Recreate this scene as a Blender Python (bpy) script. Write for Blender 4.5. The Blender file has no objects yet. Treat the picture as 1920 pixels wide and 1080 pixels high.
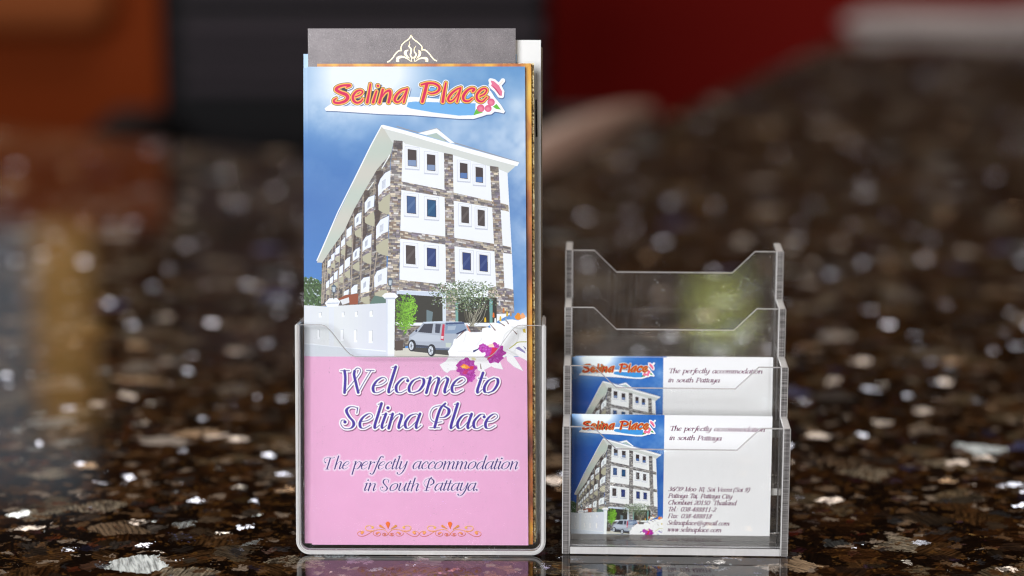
import bpy, bmesh, math, random
import numpy as np
from mathutils import Vector, Matrix

# ---------------------------------------------------------------- camera
scene = bpy.context.scene
R = math.radians
cam_d = bpy.data.cameras.new("camera"); cam = bpy.data.objects.new("camera", cam_d); scene.collection.objects.link(cam)
cam.location = (0, -.984, .333); cam.rotation_euler = (R(90 - 12), 0, 0)
cam_d.sensor_width = 36; cam_d.lens = 80.44; cam_d.clip_start = .05; cam_d.clip_end = 60
cam_d.dof.use_dof = True; cam_d.dof.focus_distance = 1.031; cam_d.dof.aperture_fstop = 3.3
scene.camera = cam
# ---------------------------------------------------------------- ambient light of the lobby
world = bpy.data.worlds.new("World"); scene.world = world; world.use_nodes = True
wb = world.node_tree.nodes["Background"]; wb.inputs[0].default_value = (1.0, .80, .66, 1); wb.inputs[1].default_value = .035
# ---------------------------------------------------------------- lamps
def area(name, loc, target, sx, sy, power, col):
    l = bpy.data.lights.new(name, 'AREA'); l.shape = 'RECTANGLE'; l.size = sx; l.size_y = sy; l.energy = power; l.color = col
    o = bpy.data.objects.new(name, l); scene.collection.objects.link(o); o.location = loc
    o.rotation_euler = (Vector(target) - Vector(loc)).to_track_quat('-Z', 'Y').to_euler(); return o
area("window_light", (-1.12, -2.5, .95), (0, 0, .1), 1.7, 1.4, 95, (.95, .97, 1.0))
area("ceiling_light", (.3, .5, 2.3), (.1, .25, 0), 1.8, 1.0, 34, (1.0, .94, .88))
area("far_glint_light", (.2, 3.3, 2.3), (0, 1.0, 0), 1.3, .9, 30, (1.0, .90, .82))  # added lamp with no known source, makes the far granite flakes glint
area("garden_window_light", (.165, -4.2, .84), (.1, 0, .1),   .13, .15, .9, (.72, .80, .22))
# ---------------------------------------------------------------- exposure and sampling
vs = scene.view_settings; vs.view_transform = 'Standard'; vs.look = 'None'; vs.exposure = 0; vs.gamma = 1
scene.render.engine = 'CYCLES'; cy = scene.cycles
cy.use_denoising = True; cy.adaptive_threshold = .005; cy.filter_width = 1.2; cy.max_bounces = 16; cy.transparent_max_bounces = 32; cy.transmission_bounces = 12; cy.glossy_bounces = 6; cy.sample_clamp_indirect = 12

# ---------------------------------------------------------------- helpers
def link(name, me, parent=None, mats=(), **props):
    o = bpy.data.objects.new(name, me); scene.collection.objects.link(o)
    if parent: o.parent = parent
    for m in mats: me.materials.append(m)
    for k, v in props.items(): o[k] = v
    return o
def empty(name, loc=(0, 0, 0), rz=0, **props):
    o = bpy.data.objects.new(name, None); scene.collection.objects.link(o); o.location = loc; o.rotation_euler = (0, 0, rz); o.empty_display_size = .02
    for k, v in props.items(): o[k] = v
    return o
def mesh(name, verts, faces, mi=None, uv=None, smooth=False):
    me = bpy.data.meshes.new(name); me.from_pydata([tuple(v) for v in verts], [], faces)
    if mi: me.polygons.foreach_set('material_index', mi)
    if smooth: me.polygons.foreach_set('use_smooth', [True] * len(me.polygons))
    me.update(); return me
def bm_mesh(name, bm, smooth=False):
    bmesh.ops.recalc_face_normals(bm, faces=bm.faces)
    me = bpy.data.meshes.new(name); bm.to_mesh(me); bm.free()
    if smooth: me.polygons.foreach_set('use_smooth', [True] * len(me.polygons))
    return me
def bm_box(bm, x0, x1, y0, y1, z0, z1, bev=0, seg=2):
    r = bmesh.ops.create_cube(bm, size=1); v = r['verts']
    for p in v: p.co = ((x0 + x1) / 2 + p.co.x * (x1 - x0), (y0 + y1) / 2 + p.co.y * (y1 - y0), (z0 + z1) / 2 + p.co.z * (z1 - z0))
    if bev:
        e = list({e for p in v for e in p.link_edges}); bmesh.ops.bevel(bm, geom=e, offset=bev, segments=seg, affect='EDGES', profile=.6)
def plate(outline, place, thick, edge_idx=1, face_idx=0, bev=0.0, bev_idx=None, seg=1):
    """solid plate from a 2D outline; place(u, w, d) -> 3D point; faces get material 0, cut edges material 1"""
    n = len(outline); V = [place(u, w, 0) for u, w in outline] + [place(u, w, thick) for u, w in outline]
    F = [tuple(range(n)), tuple(range(2 * n - 1, n - 1, -1))] + [(i, i + n, (i + 1) % n + n, (i + 1) % n) for i in range(n)]
    me = mesh('plate', V, F, [face_idx] * 2 + [edge_idx] * n)
    bm = bmesh.new(); bm.from_mesh(me); bmesh.ops.recalc_face_normals(bm, faces=bm.faces)
    if bev:
        es = [e for e in bm.edges if len({f.material_index for f in e.link_faces}) == 2]
        bmesh.ops.bevel(bm, geom=es, offset=bev, segments=seg, affect='EDGES', material=edge_idx if bev_idx is None else bev_idx)
    bm.to_mesh(me); bm.free(); return me
class NT:
    def __init__(s, name):
        s.m = bpy.data.materials.new(name); s.m.use_nodes = True; s.t = s.m.node_tree; s.t.nodes.clear(); s.out = s.n('ShaderNodeOutputMaterial')
    def n(s, typ, **k):
        o = s.t.nodes.new(typ)
        for a, v in k.items():
            if a.startswith('i_'): o.inputs[a[2:].replace('_', ' ')].default_value = v
            else: setattr(o, a, v)
        return o
    def l(s, a, b): s.t.links.new(a, b)
    def ramp(s, src, stops, interp='LINEAR'):
        r = s.n('ShaderNodeValToRGB'); r.color_ramp.interpolation = interp; e = r.color_ramp.elements
        while len(e) < len(stops): e.new(.5)
        for q, (p, c) in zip(e, stops): q.position = p; q.color = (c, c, c, 1) if isinstance(c, (int, float)) else (*c, 1)
        s.l(src, r.inputs[0]); return r.outputs[0]
    def math(s, op, a, b=None, c=None):
        m = s.n('ShaderNodeMath', operation=op)
        for i, v in enumerate((a, b, c)):
            if v is None: continue
            if isinstance(v, (int, float)): m.inputs[i].default_value = v
            else: s.l(v, m.inputs[i])
        return m.outputs[0]
    def mix(s, f, a, b, blend='MIX'):
        m = s.n('ShaderNodeMix', data_type='RGBA', blend_type=blend)
        for i, v in ((0, f), (6, a), (7, b)):
            if isinstance(v, (int, float)): m.inputs[i].default_value = v
            elif isinstance(v, tuple): m.inputs[i].default_value = (*v, 1)
            else: s.l(v, m.inputs[i])
        return m.outputs[2]
    def mixs(s, f, a, b):
        m = s.n('ShaderNodeMixShader')
        if isinstance(f, (int, float)): m.inputs[0].default_value = f
        else: s.l(f, m.inputs[0])
        s.l(a, m.inputs[1]); s.l(b, m.inputs[2]); return m.outputs[0]
    def done(s, sh): s.l(sh, s.out.inputs[0]); return s.m
def simple(name, col, rough=.5, bump=0, bscale=200, var=.12, metal=0, spec=.5, sheen=0):
    t = NT(name); co = t.n('ShaderNodeTexCoord').outputs['Object']; nz = t.n('ShaderNodeTexNoise', i_Scale=bscale, i_Detail=5.); t.l(co, nz.inputs['Vector'])
    n2 = t.n('ShaderNodeTexNoise', i_Scale=bscale / 12, i_Detail=3.); t.l(co, n2.inputs['Vector'])
    c = t.mix(nz.outputs[0], tuple(v * (1 - var) for v in col), tuple(min(1, v * (1 + var)) for v in col)); c = t.mix(t.math('MULTIPLY', n2.outputs[0], var * 2), c, tuple(v * .8 for v in col))
    p = t.n('ShaderNodeBsdfPrincipled', i_Roughness=rough, i_Metallic=metal); p.inputs['Specular IOR Level'].default_value = spec; t.l(c, p.inputs['Base Color'])
    if sheen: p.inputs['Sheen Weight'].default_value = sheen
    if bump:
        b = t.n('ShaderNodeBump', i_Strength=bump, i_Distance=.0005); t.l(nz.outputs[0], b.inputs['Height']); t.l(b.outputs[0], p.inputs['Normal'])
    return t.done(p.outputs[0])
# ---------------------------------------------------------------- printed artwork (numpy canvas, sRGB)
class Canvas:
    """A small vector painter: coordinates in print units, S texels per unit."""
    def __init__(s, w, h, S, bg):
        s.W, s.H, s.S = int(w * S), int(h * S), S
        s.a = np.empty((s.H, s.W, 3), np.float32); s.a[:] = np.array(bg, np.float32) / 255
    def box(s, x0, y0, x1, y1):
        X0 = max(0, int(math.floor(x0 * s.S))); X1 = min(s.W, int(math.ceil(x1 * s.S)) + 1)
        Y0 = max(0, int(math.floor(y0 * s.S))); Y1 = min(s.H, int(math.ceil(y1 * s.S)) + 1)
        return X0, Y0, X1, Y1
    def grid(s, b):
        X0, Y0, X1, Y1 = b
        return np.meshgrid((np.arange(X0, X1) + .5) / s.S, (np.arange(Y0, Y1) + .5) / s.S)
    def put(s, b, m, col):
        X0, Y0, X1, Y1 = b
        if X1 <= X0 or Y1 <= Y0: return
        r = s.a[Y0:Y1, X0:X1]; m = np.clip(m, 0, 1)[..., None].astype(np.float32)
        c = col if isinstance(col, np.ndarray) and col.ndim == 3 else np.array(col, np.float32) / 255
        r += (c - r) * m
    def polymask(s, pts):
        P = np.array(pts, float)
        b = s.box(P[:, 0].min(), P[:, 1].min(), P[:, 0].max(), P[:, 1].max())
        if b[2] <= b[0] or b[3] <= b[1]: return b, np.zeros((0, 0)), None, None
        x, y = s.grid(b); m = np.zeros(x.shape, bool)
        for (xa, ya), (xb, yb) in zip(P, np.roll(P, -1, 0)):
            if ya == yb: continue
            c = (ya > y) != (yb > y)
            m ^= c & (x < (xb - xa) * (y - ya) / (yb - ya) + xa)
        return b, m, x, y
    def poly(s, pts, col, al=1.0):
        b, m, x, y = s.polymask(pts)
        if x is None: return
        if callable(col): col = col(x, y).astype(np.float32) / 255
        s.put(b, m * al, col)
    def field(s, segs, pad):
        """distance to a union of tapered capsules, minus their radius"""
        G = np.array([[a[0], a[1], a[2], c[0], c[1], c[2]] for a, c in segs], float)
        b = s.box(min(G[:, 0].min(), G[:, 3].min()) - pad, min(G[:, 1].min(), G[:, 4].min()) - pad,
                  max(G[:, 0].max(), G[:, 3].max()) + pad, max(G[:, 1].max(), G[:, 4].max()) + pad)
        X0, Y0, X1, Y1 = b
        if X1 <= X0 or Y1 <= Y0: return b, np.full((0, 0), 9.)
        d = np.full((Y1 - Y0, X1 - X0), 1e3, np.float32)
        for xa, ya, ra, xb, yb, rb in G:
            bb = s.box(min(xa, xb) - pad, min(ya, yb) - pad, max(xa, xb) + pad, max(ya, yb) + pad)
            if bb[2] <= bb[0] or bb[3] <= bb[1]: continue
            x, y = s.grid(bb)
            dx, dy = xb - xa, yb - ya; L = dx * dx + dy * dy + 1e-12
            t = np.clip(((x - xa) * dx + (y - ya) * dy) / L, 0, 1)
            e = np.hypot(x - xa - t * dx, y - ya - t * dy) - (ra + (rb - ra) * t)
            v = d[bb[1] - Y0:bb[3] - Y0, bb[0] - X0:bb[2] - X0]
            np.minimum(v, e, out=v)
        return b, d
    def ink(s, d, lim=0.0, soft=None):
        soft = soft or .7 / s.S
        return np.clip((lim - d) / soft + .5, 0, 1)
    def stroke(s, segs, col, al=1.0, soft=None):
        b, d = s.field(segs, 4 + max(q[0][2] for q in segs))
        s.put(b, s.ink(d, 0, soft) * al, col)

def spline(pts, n=7):
    """Catmull-Rom through points of any dimension"""
    P = np.array(pts, float)
    if len(P) < 3:
        t = np.linspace(0, 1, n + 1)[:, None]; return P[0] + (P[1] - P[0]) * t
    Q = np.vstack([2 * P[0] - P[1], P, 2 * P[-1] - P[-2]]); out = []
    for i in range(1, len(Q) - 2):
        p0, p1, p2, p3 = Q[i - 1:i + 3]; t = np.linspace(0, 1, n, endpoint=False)[:, None]
        out.append(.5 * (2 * p1 + (p2 - p0) * t + (2 * p0 - 5 * p1 + 4 * p2 - p3) * t * t + (3 * p1 - p0 - 3 * p2 + p3) * t ** 3))
    return np.vstack(out + [P[-1:]])

def chain(P): return [(tuple(P[i]), tuple(P[i + 1])) for i in range(len(P) - 1)]

def noise2(h, w, cell, seed, octv=4, gain=.55):
    r = np.random.RandomState(seed); out = np.zeros((h, w), np.float32); amp = 1; tot = 0
    for o in range(octv):
        c = max(cell / 2 ** o, 1.5); gh, gw = int(h / c) + 3, int(w / c) + 3
        g = r.rand(gh, gw).astype(np.float32)
        y = np.arange(h) / c; x = np.arange(w) / c; yi = y.astype(int); xi = x.astype(int)
        fy = (y - yi)[:, None]; fx = (x - xi)[None]; fy = fy * fy * (3 - 2 * fy); fx = fx * fx * (3 - 2 * fx)
        a = g[yi][:, xi]; b = g[yi][:, xi + 1]; c_ = g[yi + 1][:, xi]; d = g[yi + 1][:, xi + 1]
        out += amp * ((a * (1 - fx) + b * fx) * (1 - fy) + (c_ * (1 - fx) + d * fx) * fy); tot += amp; amp *= gain
    return out / tot

# --- pen alphabet: strokes in x-heights, drawn in writing order; downstrokes swell, upstrokes stay thin
# each glyph: (advance, [strokes], [dots (x, y, r)])
_bowl = [(.68, .86), (.5, 1), (.2, .85), (.05, .4), (.15, .05), (.34, .03), (.6, .45), (.69, .85)]
_tail = [(.76, 0), (.92, .22)]
GL = {
 'a': (.9, [_bowl, [(.71, 1), (.67, .5), (.67, .15)] + _tail], []),
 'b': (.8, [[(.14, 1.72), (.12, .8), (.1, .2)], [(.1, .2), (.15, .03), (.36, 0)], [(.12, .4), (.3, .88), (.5, 1)], [(.5, 1), (.72, .82), (.7, .4), (.55, .08), (.34, 0)]], []),
 'c': (.68, [[(.6, .82), (.5, .98), (.28, .93), (.06, .5), (.14, .1), (.36, 0), (.62, .2)]], [(.56, .8, .09)]),
 'd': (.9, [_bowl, [(.71, 1.72), (.67, .6), (.67, .15)] + _tail], []),
 'e': (.78, [[(.1, .46), (.42, .54), (.63, .78), (.54, .97), (.36, .99), (.14, .75), (.05, .38), (.15, .06), (.36, 0), (.62, .2)]], []),
 'f': (.5, [[(.74, 1.62), (.66, 1.73), (.5, 1.62), (.4, 1.2), (.3, .3), (.22, -.45), (.08, -.72), (-.1, -.62)], [(.1, .96), (.6, .96)]], [(.74, 1.6, .08), (-.1, -.6, .08)]),
 'g': (.84, [_bowl, [(.71, 1), (.67, .1), (.56, -.45), (.3, -.7), (.04, -.6)]], [(.04, -.56, .07)]),
 'h': (.88, [[(.14, 1.72), (.12, .9), (.12, 0)], [(.12, .35), (.3, .85), (.5, 1)], [(.5, 1), (.64, .85), (.62, .2), (.7, 0), (.86, .22)]], []),
 'i': (.38, [[(-.04, .93), (.15, 1)], [(.15, 1), (.12, .6), (.1, .2), (.18, 0), (.35, .22)]], [(.17, 1.42, .1)]),
 'l': (.38, [[(-.02, 1.66), (.15, 1.72)], [(.15, 1.72), (.12, .9), (.1, .2), (.18, 0), (.35, .22)]], []),
 'm': (1.3, [[(-.04, .95), (.13, 1)], [(.13, 1), (.12, 0)], [(.12, .35), (.3, .85), (.48, 1)], [(.48, 1), (.58, .85), (.57, 0)], [(.57, .35), (.75, .85), (.93, 1)], [(.93, 1), (1.04, .85), (1.02, .2), (1.1, 0), (1.26, .22)]], []),
 'n': (.88, [[(-.04, .95), (.13, 1)], [(.13, 1), (.12, 0)], [(.12, .35), (.3, .85), (.5, 1)], [(.5, 1), (.64, .85), (.62, .2), (.7, 0), (.86, .22)]], []),
 'o': (.87, [[(.44, 1), (.16, .8), (.04, .4), (.13, .07), (.34, 0)], [(.44, 1), (.66, .9), (.73, .58), (.6, .17), (.34, 0)]], []),
 'p': (.84, [[(-.04, .95), (.13, 1)], [(.13, 1), (.12, .2), (.12, -.7)], [(.12, .35), (.3, .85), (.5, 1)], [(.5, 1), (.74, .82), (.72, .42), (.56, .08), (.36, 0), (.14, .12)]], []),
 'r': (.56, [[(-.04, .95), (.13, 1)], [(.13, 1), (.12, 0)], [(.12, .35), (.3, .85), (.5, .98)]], [(.53, .88, .09)]),
 's': (.6, [[(.54, .78), (.44, .98), (.24, .96), (.14, .76), (.28, .56), (.47, .36), (.45, .1), (.26, 0), (.02, .12), (.01, .28)]], []),
 't': (.42, [[(.17, 1.32), (.13, .7), (.11, .2), (.19, 0), (.37, .22)], [(-.02, .97), (.42, .97)]], []),
 'u': (.9, [[(-.04, .95), (.13, 1)], [(.13, 1), (.1, .25), (.2, .02)], [(.2, .02), (.42, .15), (.64, .7)], [(.7, 1), (.67, .5), (.66, .18), (.74, 0), (.9, .22)]], []),
 'v': (.68, [[(.02, .95), (.13, 1), (.22, .6), (.28, .03)], [(.28, .03), (.6, .6), (.62, 1)]], []),
 'w': (1.0, [[(.02, .95), (.13, 1), (.18, .6), (.2, .03)], [(.2, .03), (.5, .9)], [(.52, 1), (.55, .5), (.57, .03)], [(.57, .03), (.9, .6), (.92, 1)]], []),
 'x': (.72, [[(.08, .92), (.24, .98), (.36, .5), (.5, .03), (.68, .12)], [(.0, .05), (.12, .08), (.56, .88), (.68, .95)]], []),
 'y': (.84, [[(-.04, .95), (.13, 1)], [(.13, 1), (.1, .25), (.2, .02)], [(.2, .02), (.42, .15), (.64, .7)], [(.72, 1), (.67, .1), (.5, -.48), (.25, -.72), (.02, -.6)]], [(.03, -.52, .09)]),
 'P': (.98, [[(.24, 1.5), (.22, .8), (.2, 0)], [(.04, 1.5), (.5, 1.5)], [(.5, 1.5), (.86, 1.36), (.88, 1.02), (.66, .74), (.24, .7)], [(0, 0), (.42, 0)]], []),
 'T': (1.0, [[(.52, 1.5), (.5, 0)], [(.0, 1.2), (.06, 1.5), (1.0, 1.5), (.98, 1.2)], [(.3, 0), (.72, 0)]], []),
 'S': (.88, [[(.84, 1.12), (.78, 1.4), (.5, 1.52), (.24, 1.36), (.26, 1.05), (.5, .78), (.72, .5), (.66, .12), (.38, -.02), (.1, .08), (.02, .42)]], []),
 'C': (1.05, [[(1.0, 1.12), (.94, 1.4), (.66, 1.52), (.28, 1.3), (.08, .75), (.2, .2), (.54, -.02), (.94, .26)]], []),
 'V': (1.05, [[(.1, 1.5), (.28, .7), (.38, 0)], [(.38, 0), (.75, .75), (1.06, 1.5)], [(-.06, 1.5), (.28, 1.5)], [(.9, 1.5), (1.2, 1.5)]], []),
 'M': (1.42, [[(.16, 0), (.24, 1.5)], [(.24, 1.5), (.6, 0)], [(.6, 0), (1.2, 1.5)], [(1.2, 1.5), (1.14, 0)], [(0, 0), (.32, 0)], [(.98, 0), (1.32, 0)], [(.08, 1.5), (.28, 1.5)]], []),
 'F': (.94, [[(.24, 1.5), (.2, 0)], [(.04, 1.5), (.96, 1.5), (.95, 1.2)], [(.22, .78), (.66, .78)], [(0, 0), (.42, 0)]], []),
 '0': (.8, [[(.42, 1.5), (.14, 1.2), (.06, .6), (.16, .1), (.36, 0)], [(.42, 1.5), (.66, 1.35), (.72, .85), (.6, .2), (.36, 0)]], []),
 '1': (.8, [[(.16, 1.28), (.44, 1.5)], [(.44, 1.5), (.4, .7), (.38, 0)], [(.2, 0), (.56, 0)]], []),
 '2': (.8, [[(.1, 1.18), (.24, 1.44), (.46, 1.5)], [(.46, 1.5), (.68, 1.2), (.5, .68), (.04, .05)], [(.04, .05), (.62, .05), (.72, .28)]], []),
 '3': (.8, [[(.14, 1.3), (.4, 1.5)], [(.4, 1.5), (.66, 1.22), (.52, .92), (.3, .8)], [(.3, .82), (.6, .72), (.62, .3), (.4, .02), (.04, .06)]], []),
 '4': (.8, [[(.56, 1.5), (.04, .42)], [(.04, .42), (.74, .42)], [(.56, 1.5), (.5, .7), (.46, 0)]], []),
 '5': (.8, [[(.3, 1.48), (.76, 1.48)], [(.3, 1.48), (.2, .95)], [(.2, .95), (.55, .85), (.6, .4), (.36, .03), (.03, .04)]], []),
 '6': (.8, [[(.74, 1.48), (.34, 1.1), (.1, .6), (.12, .15), (.34, 0)], [(.14, .62), (.42, .9), (.66, .68), (.58, .18), (.34, 0)]], []),
 '8': (.8, [[(.44, 1.5), (.22, 1.3), (.3, .98), (.52, .7), (.58, .3), (.34, 0)], [(.44, 1.5), (.68, 1.3), (.55, .98), (.4, .85)], [(.4, .82), (.12, .55), (.08, .2), (.34, 0)]], []),
 '9': (.8, [[(.42, 1.5), (.16, 1.25), (.16, .78), (.38, .68), (.64, .95)], [(.42, 1.5), (.68, 1.32), (.68, .85), (.46, .38), (.04, 0)]], []),
 '@': (1.5, [[(1.0, .95), (.75, 1.0), (.5, .7), (.5, .3), (.7, .22), (.95, .6), (1.02, .95), (.98, .35), (1.1, .25), (1.34, .6), (1.2, 1.3), (.75, 1.52), (.25, 1.2), (.1, .5), (.4, -.1), (.9, -.22), (1.2, -.05)]], []),
 '/': (.5, [[(.5, 1.6), (-.1, -.1)]], []),
 '.': (.42, [], [(.12, .08, .1)]), ',': (.42, [[(.16, .1), (.02, -.28)]], [(.13, .08, .1)]),
 ':': (.46, [], [(.12, .08, .1), (.16, .86, .1)]), '-': (.5, [[(.02, .48), (.42, .48)]], []),
 '(': (.5, [[(.55, 1.62), (.2, 1.2), (.08, .5), (.2, -.4)]], []), ')': (.5, [[(.3, 1.62), (.5, 1.1), (.38, .3), (0, -.4)]], []),
 ' ': (.5, [], []),
}
def pen(P, thin, thick):
    """radius from the direction of travel (y up)"""
    d = np.gradient(P, axis=0); L = np.hypot(d[:, 0], d[:, 1]) + 1e-9
    f = np.clip(-d[:, 1] / L, 0, 1) ** 1.6
    return (thin + (thick - thin) * f) / 2
def text_segs(txt, x0, x1, base, xh, thin, thick, slant=.26, dotk=1.0):
    adv = sum(GL[c][0] for c in txt[:-1]); last = GL[txt[-1]][0]
    nat = adv + last * .95; kx = (x1 - x0) / nat; segs = []; cx = x0
    for c in txt:
        a, st, dots = GL[c]
        for s_ in st:
            P = spline(s_) if len(s_) > 2 else spline(s_, 4)
            Q = P.copy(); Q[:, 0] = P[:, 0] * kx / xh + P[:, 1] * slant
            r = pen(Q, thin, thick)
            X = cx + P[:, 0] * kx + P[:, 1] * slant * xh; Y = base - P[:, 1] * xh
            segs += chain(np.column_stack([X, Y, r]))
        for (dx, dy, dr) in dots:
            X = cx + dx * kx + dy * slant * xh; Y = base - dy * xh; r = dr * xh * dotk
            segs.append(((X, Y, r), (X + .01, Y, r)))
        cx += a * kx
    return segs
def pen_path(pts, o, k, thin, thick, force=None):
    """strokes traced as pixel paths: o origin, k scale"""
    P = spline([((x) / k + o[0], (y) / k + o[1]) for x, y in pts])
    Q = P * [1, -1]; r = pen(Q, thin, thick) if force is None else np.full(len(P), force / 2)
    return chain(np.column_stack([P, r]))

LOGO = [  # brush lettering, (x, y, r) paths; first group origin 600,130, second 770,130, scale 9.6
 (0, [(478, 292, 5), (540, 258, 13), (430, 258, 13), (330, 288, 17), (292, 335, 22), (370, 385, 20), (470, 425, 24), (498, 480, 25), (450, 540, 19), (340, 572, 15), (262, 562, 14), (252, 522, 11), (292, 492, 6)]),
 (0, [(640, 462, 6), (730, 425, 7), (768, 372, 8), (722, 346, 9), (650, 372, 13), (595, 450, 16), (605, 530, 17), (670, 570, 12), (740, 542, 9), (770, 500, 5)]),
 (0, [(908, 236, 9), (882, 400, 14), (850, 560, 19)]), (0, [(1018, 365, 10), (985, 470, 15), (958, 560, 19)]), (0, [(1042, 265, 15), (1046, 268, 15)]),
 (0, [(1132, 335, 15), (1100, 460, 16), (1072, 565, 18)]), (0, [(1112, 470, 6), (1180, 380, 10), (1255, 355, 17), (1265, 430, 19), (1235, 562, 17)]),
 (0, [(1560, 325, 8), (1470, 352, 11), (1390, 420, 15), (1345, 510, 17), (1380, 556, 12), (1440, 540, 8), (1520, 430, 6), (1572, 318, 9), (1545, 430, 10), (1508, 562, 10)]),
 (1, [(195, 248, 10), (300, 222, 13), (420, 225, 13), (500, 268, 15), (518, 325, 16), (470, 380, 12), (380, 405, 9), (320, 388, 5)]), (1, [(292, 240, 22), (252, 400, 21), (212, 550, 19)]),
 (1, [(635, 218, 9), (605, 380, 16), (578, 552, 19)]),
 (1, [(905, 300, 7), (830, 330, 10), (740, 400, 14), (680, 490, 15), (700, 545, 12), (770, 520, 8), (860, 400, 6), (902, 305, 9), (870, 430, 9), (835, 552, 10)]),
 (1, [(1120, 360, 16), (1150, 325, 12), (1090, 312, 10), (1010, 360, 15), (950, 450, 19), (962, 525, 15), (1040, 542, 10), (1110, 495, 5)]),
 (1, [(1250, 455, 7), (1330, 412, 9), (1370, 345, 9), (1320, 313, 9), (1240, 360, 13), (1190, 440, 15), (1210, 522, 15), (1290, 547, 10), (1372, 470, 5)])]

def paint_photo(c, T, deep=0.0):
    """the hotel picture with the logo; T maps traced picture points to print units; deep = stronger blue and contrast"""
    rnd = random.Random(4)
    O = {'A': (560, 210), 'B': (760, 210), 'C': (560, 430), 'D': (760, 430)}
    def q(s, *pts): return [T(O[s][0] + x / 4.5, O[s][1] + y / 4.5) for x, y in pts]
    def mix(*sets): return [p for s in sets for p in q(s[0], *s[1:])]
    K = T(1000, 500)[0] - T(999, 500)[0]                     # print units per traced unit
    hh = min(c.H, int((T(0, 666)[1]) * c.S))
    # sky
    n1 = noise2(hh, c.W, 130 * K * c.S, 11, 5); n2 = noise2(hh, c.W, 45 * K * c.S, 5, 5)
    yy = np.linspace(0, 1, hh)[:, None]; xx = np.linspace(0, 1, c.W)[None]
    top = np.array([74, 134, 194.]); mid = np.array([64, 114, 182.]); low = np.array([84, 140, 206.])
    base = top + (mid - top) * np.clip(yy / .45, 0, 1)[..., None] + (low - mid) * np.clip((yy - .45) / .5, 0, 1)[..., None]
    base = np.broadcast_to(base, (hh, c.W, 3)).copy()
    cl = np.exp(-(((xx - .27) / .30) ** 2 + ((yy - .02) / .15) ** 2)) * 1.3
    cl = cl + np.clip(n1 - .46, 0, 1) * 1.7 * np.exp(-((yy - .22) / .22) ** 2) * (.35 + xx) + .5 * np.exp(-(((xx - 1.0) / .10) ** 2 + ((yy - .42 - .1 * n2) / .3) ** 2)) * n2 * 1.5
    cl = cl + np.exp(-(((xx - .1) / .16) ** 2 + ((yy - .16) / .08) ** 2)) * (n2 * .7)
    cl = cl + 1.3 * np.exp(-(((xx - 1.02) / .07) ** 2 + ((yy - .93) / .07) ** 2))
    cl = np.clip(cl * (1 - .45 * deep * np.clip(yy * 5, 0, 1)), 0, 1)[..., None]
    sky = base * (1 - cl) + np.array([234, 242, 250.]) * cl
    if deep: sky = sky * (1 - deep * .85 * (1 - cl)) + np.array([6, 74, 168.]) * (deep * .85 * (1 - cl))
    c.a[:hh] = sky / 255
    # stone
    pal = np.array([[150, 136, 128], [176, 158, 134], [128, 118, 122], [196, 178, 150], [110, 100, 104], [166, 150, 150], [140, 112, 92], [186, 180, 176], [122, 108, 128]], float)
    pal = pal * .62 + pal.mean(1, keepdims=True) * .36
    if deep: pal = pal * .35 + pal.mean(1, keepdims=True) * .6
    R = np.random.RandomState(3); hv = R.rand(4096)
    def stone(slope, h=3.4, w=8.5, dark=1.0):
        h *= K; w *= K
        def f(x, y):
            yr = (y - slope * x) / h; row = np.floor(yr).astype(int); fr = yr - row
            xr = x / w + hv[(row * 7) % 4096] * 9 + .28 * np.sin(x / w * 2.1 + row * 1.7); col = np.floor(xr).astype(int); fc = xr - col
            k = (row * 131 + col * 37) % 4096
            cc = pal[(hv[k] * len(pal)).astype(int) % len(pal)] * (.95 + .32 * hv[(k * 3 + 11) % 4096])[..., None]
            j = (fr < .16) | (fc < .08); cc = np.where(j[..., None], cc * .74, cc)
            return np.clip(cc * dark, 0, 255)
        return f
    W = (240, 243, 249); W2 = (226, 230, 236)
    # distant trees at left
    c.poly(q('C', (48, 470), (75, 430), (110, 405), (150, 430), (195, 440), (195, 640), (48, 640)), (62, 84, 56))
    for i in range(700):
        x, y = rnd.uniform(48, 190), rnd.uniform(385, 640); g = rnd.uniform(.5, 1.2)
        if y < 385 + abs(x - 110) * .5: continue
        x, y = q('C', (x, y))[0]; col = (78 * g, 108 * g, 62 * g) if rnd.random() < .92 else (190, 205, 215)
        c.stroke([((x, y, rnd.uniform(.8, 1.9) * K), (x + K, y + .5 * K, .8 * K))], col, .9)
    # left facade
    c.poly(mix(('A', (800, 235), (775, 400)), ('C', (745, 0), (740, 620), (190, 632), (197, 260)), ('A', (380, 985), (470, 800), (560, 640), (660, 470))), stone(-.35, 3.2, 7, .78))
    for xa, ya, xb, yb, w0, w1 in [(715, 480, 668, 1020, 62, 34), (600, 640, 560, 1080, 50, 26), (505, 790, 470, 1110, 40, 20), (430, 900, 405, 1120, 30, 16), (375, 985, 352, 1130, 22, 12), (330, 1055, 312, 1140, 16, 10)]:
        c.poly(q('A', (xa - w0, ya), (xa, ya), (xa - 6, ya + 80), (xb, yb + 120), (xb - w1, yb + 120), (xa - w0 + 4, ya + 80)), (72, 56, 52), .75)
    for t0, b0 in [((640, 560), (600, 1080)), ((700, 870), (620, 1200)), ((545, 700), (520, 1260)), ((465, 850), (440, 1290)), ((400, 960), (372, 1320)), ((352, 1030), (330, 1330)), ((312, 1090), (295, 1340)), ((285, 1120), (262, 1400)), ((250, 1180), (235, 1480)), ((228, 1230), (212, 1540)), ((210, 1260), (196, 1560))]:
        a, b = q('A', t0)[0], q('A', (b0[0], max(b0[1], 1150) + 280))[0]
        b = (b[0], min(b[1], q('C', (0, 600))[0][1])); c.stroke([((a[0], a[1], .9 * K), (b[0], b[1], 1.1 * K))], (176, 162, 146), .85)
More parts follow.
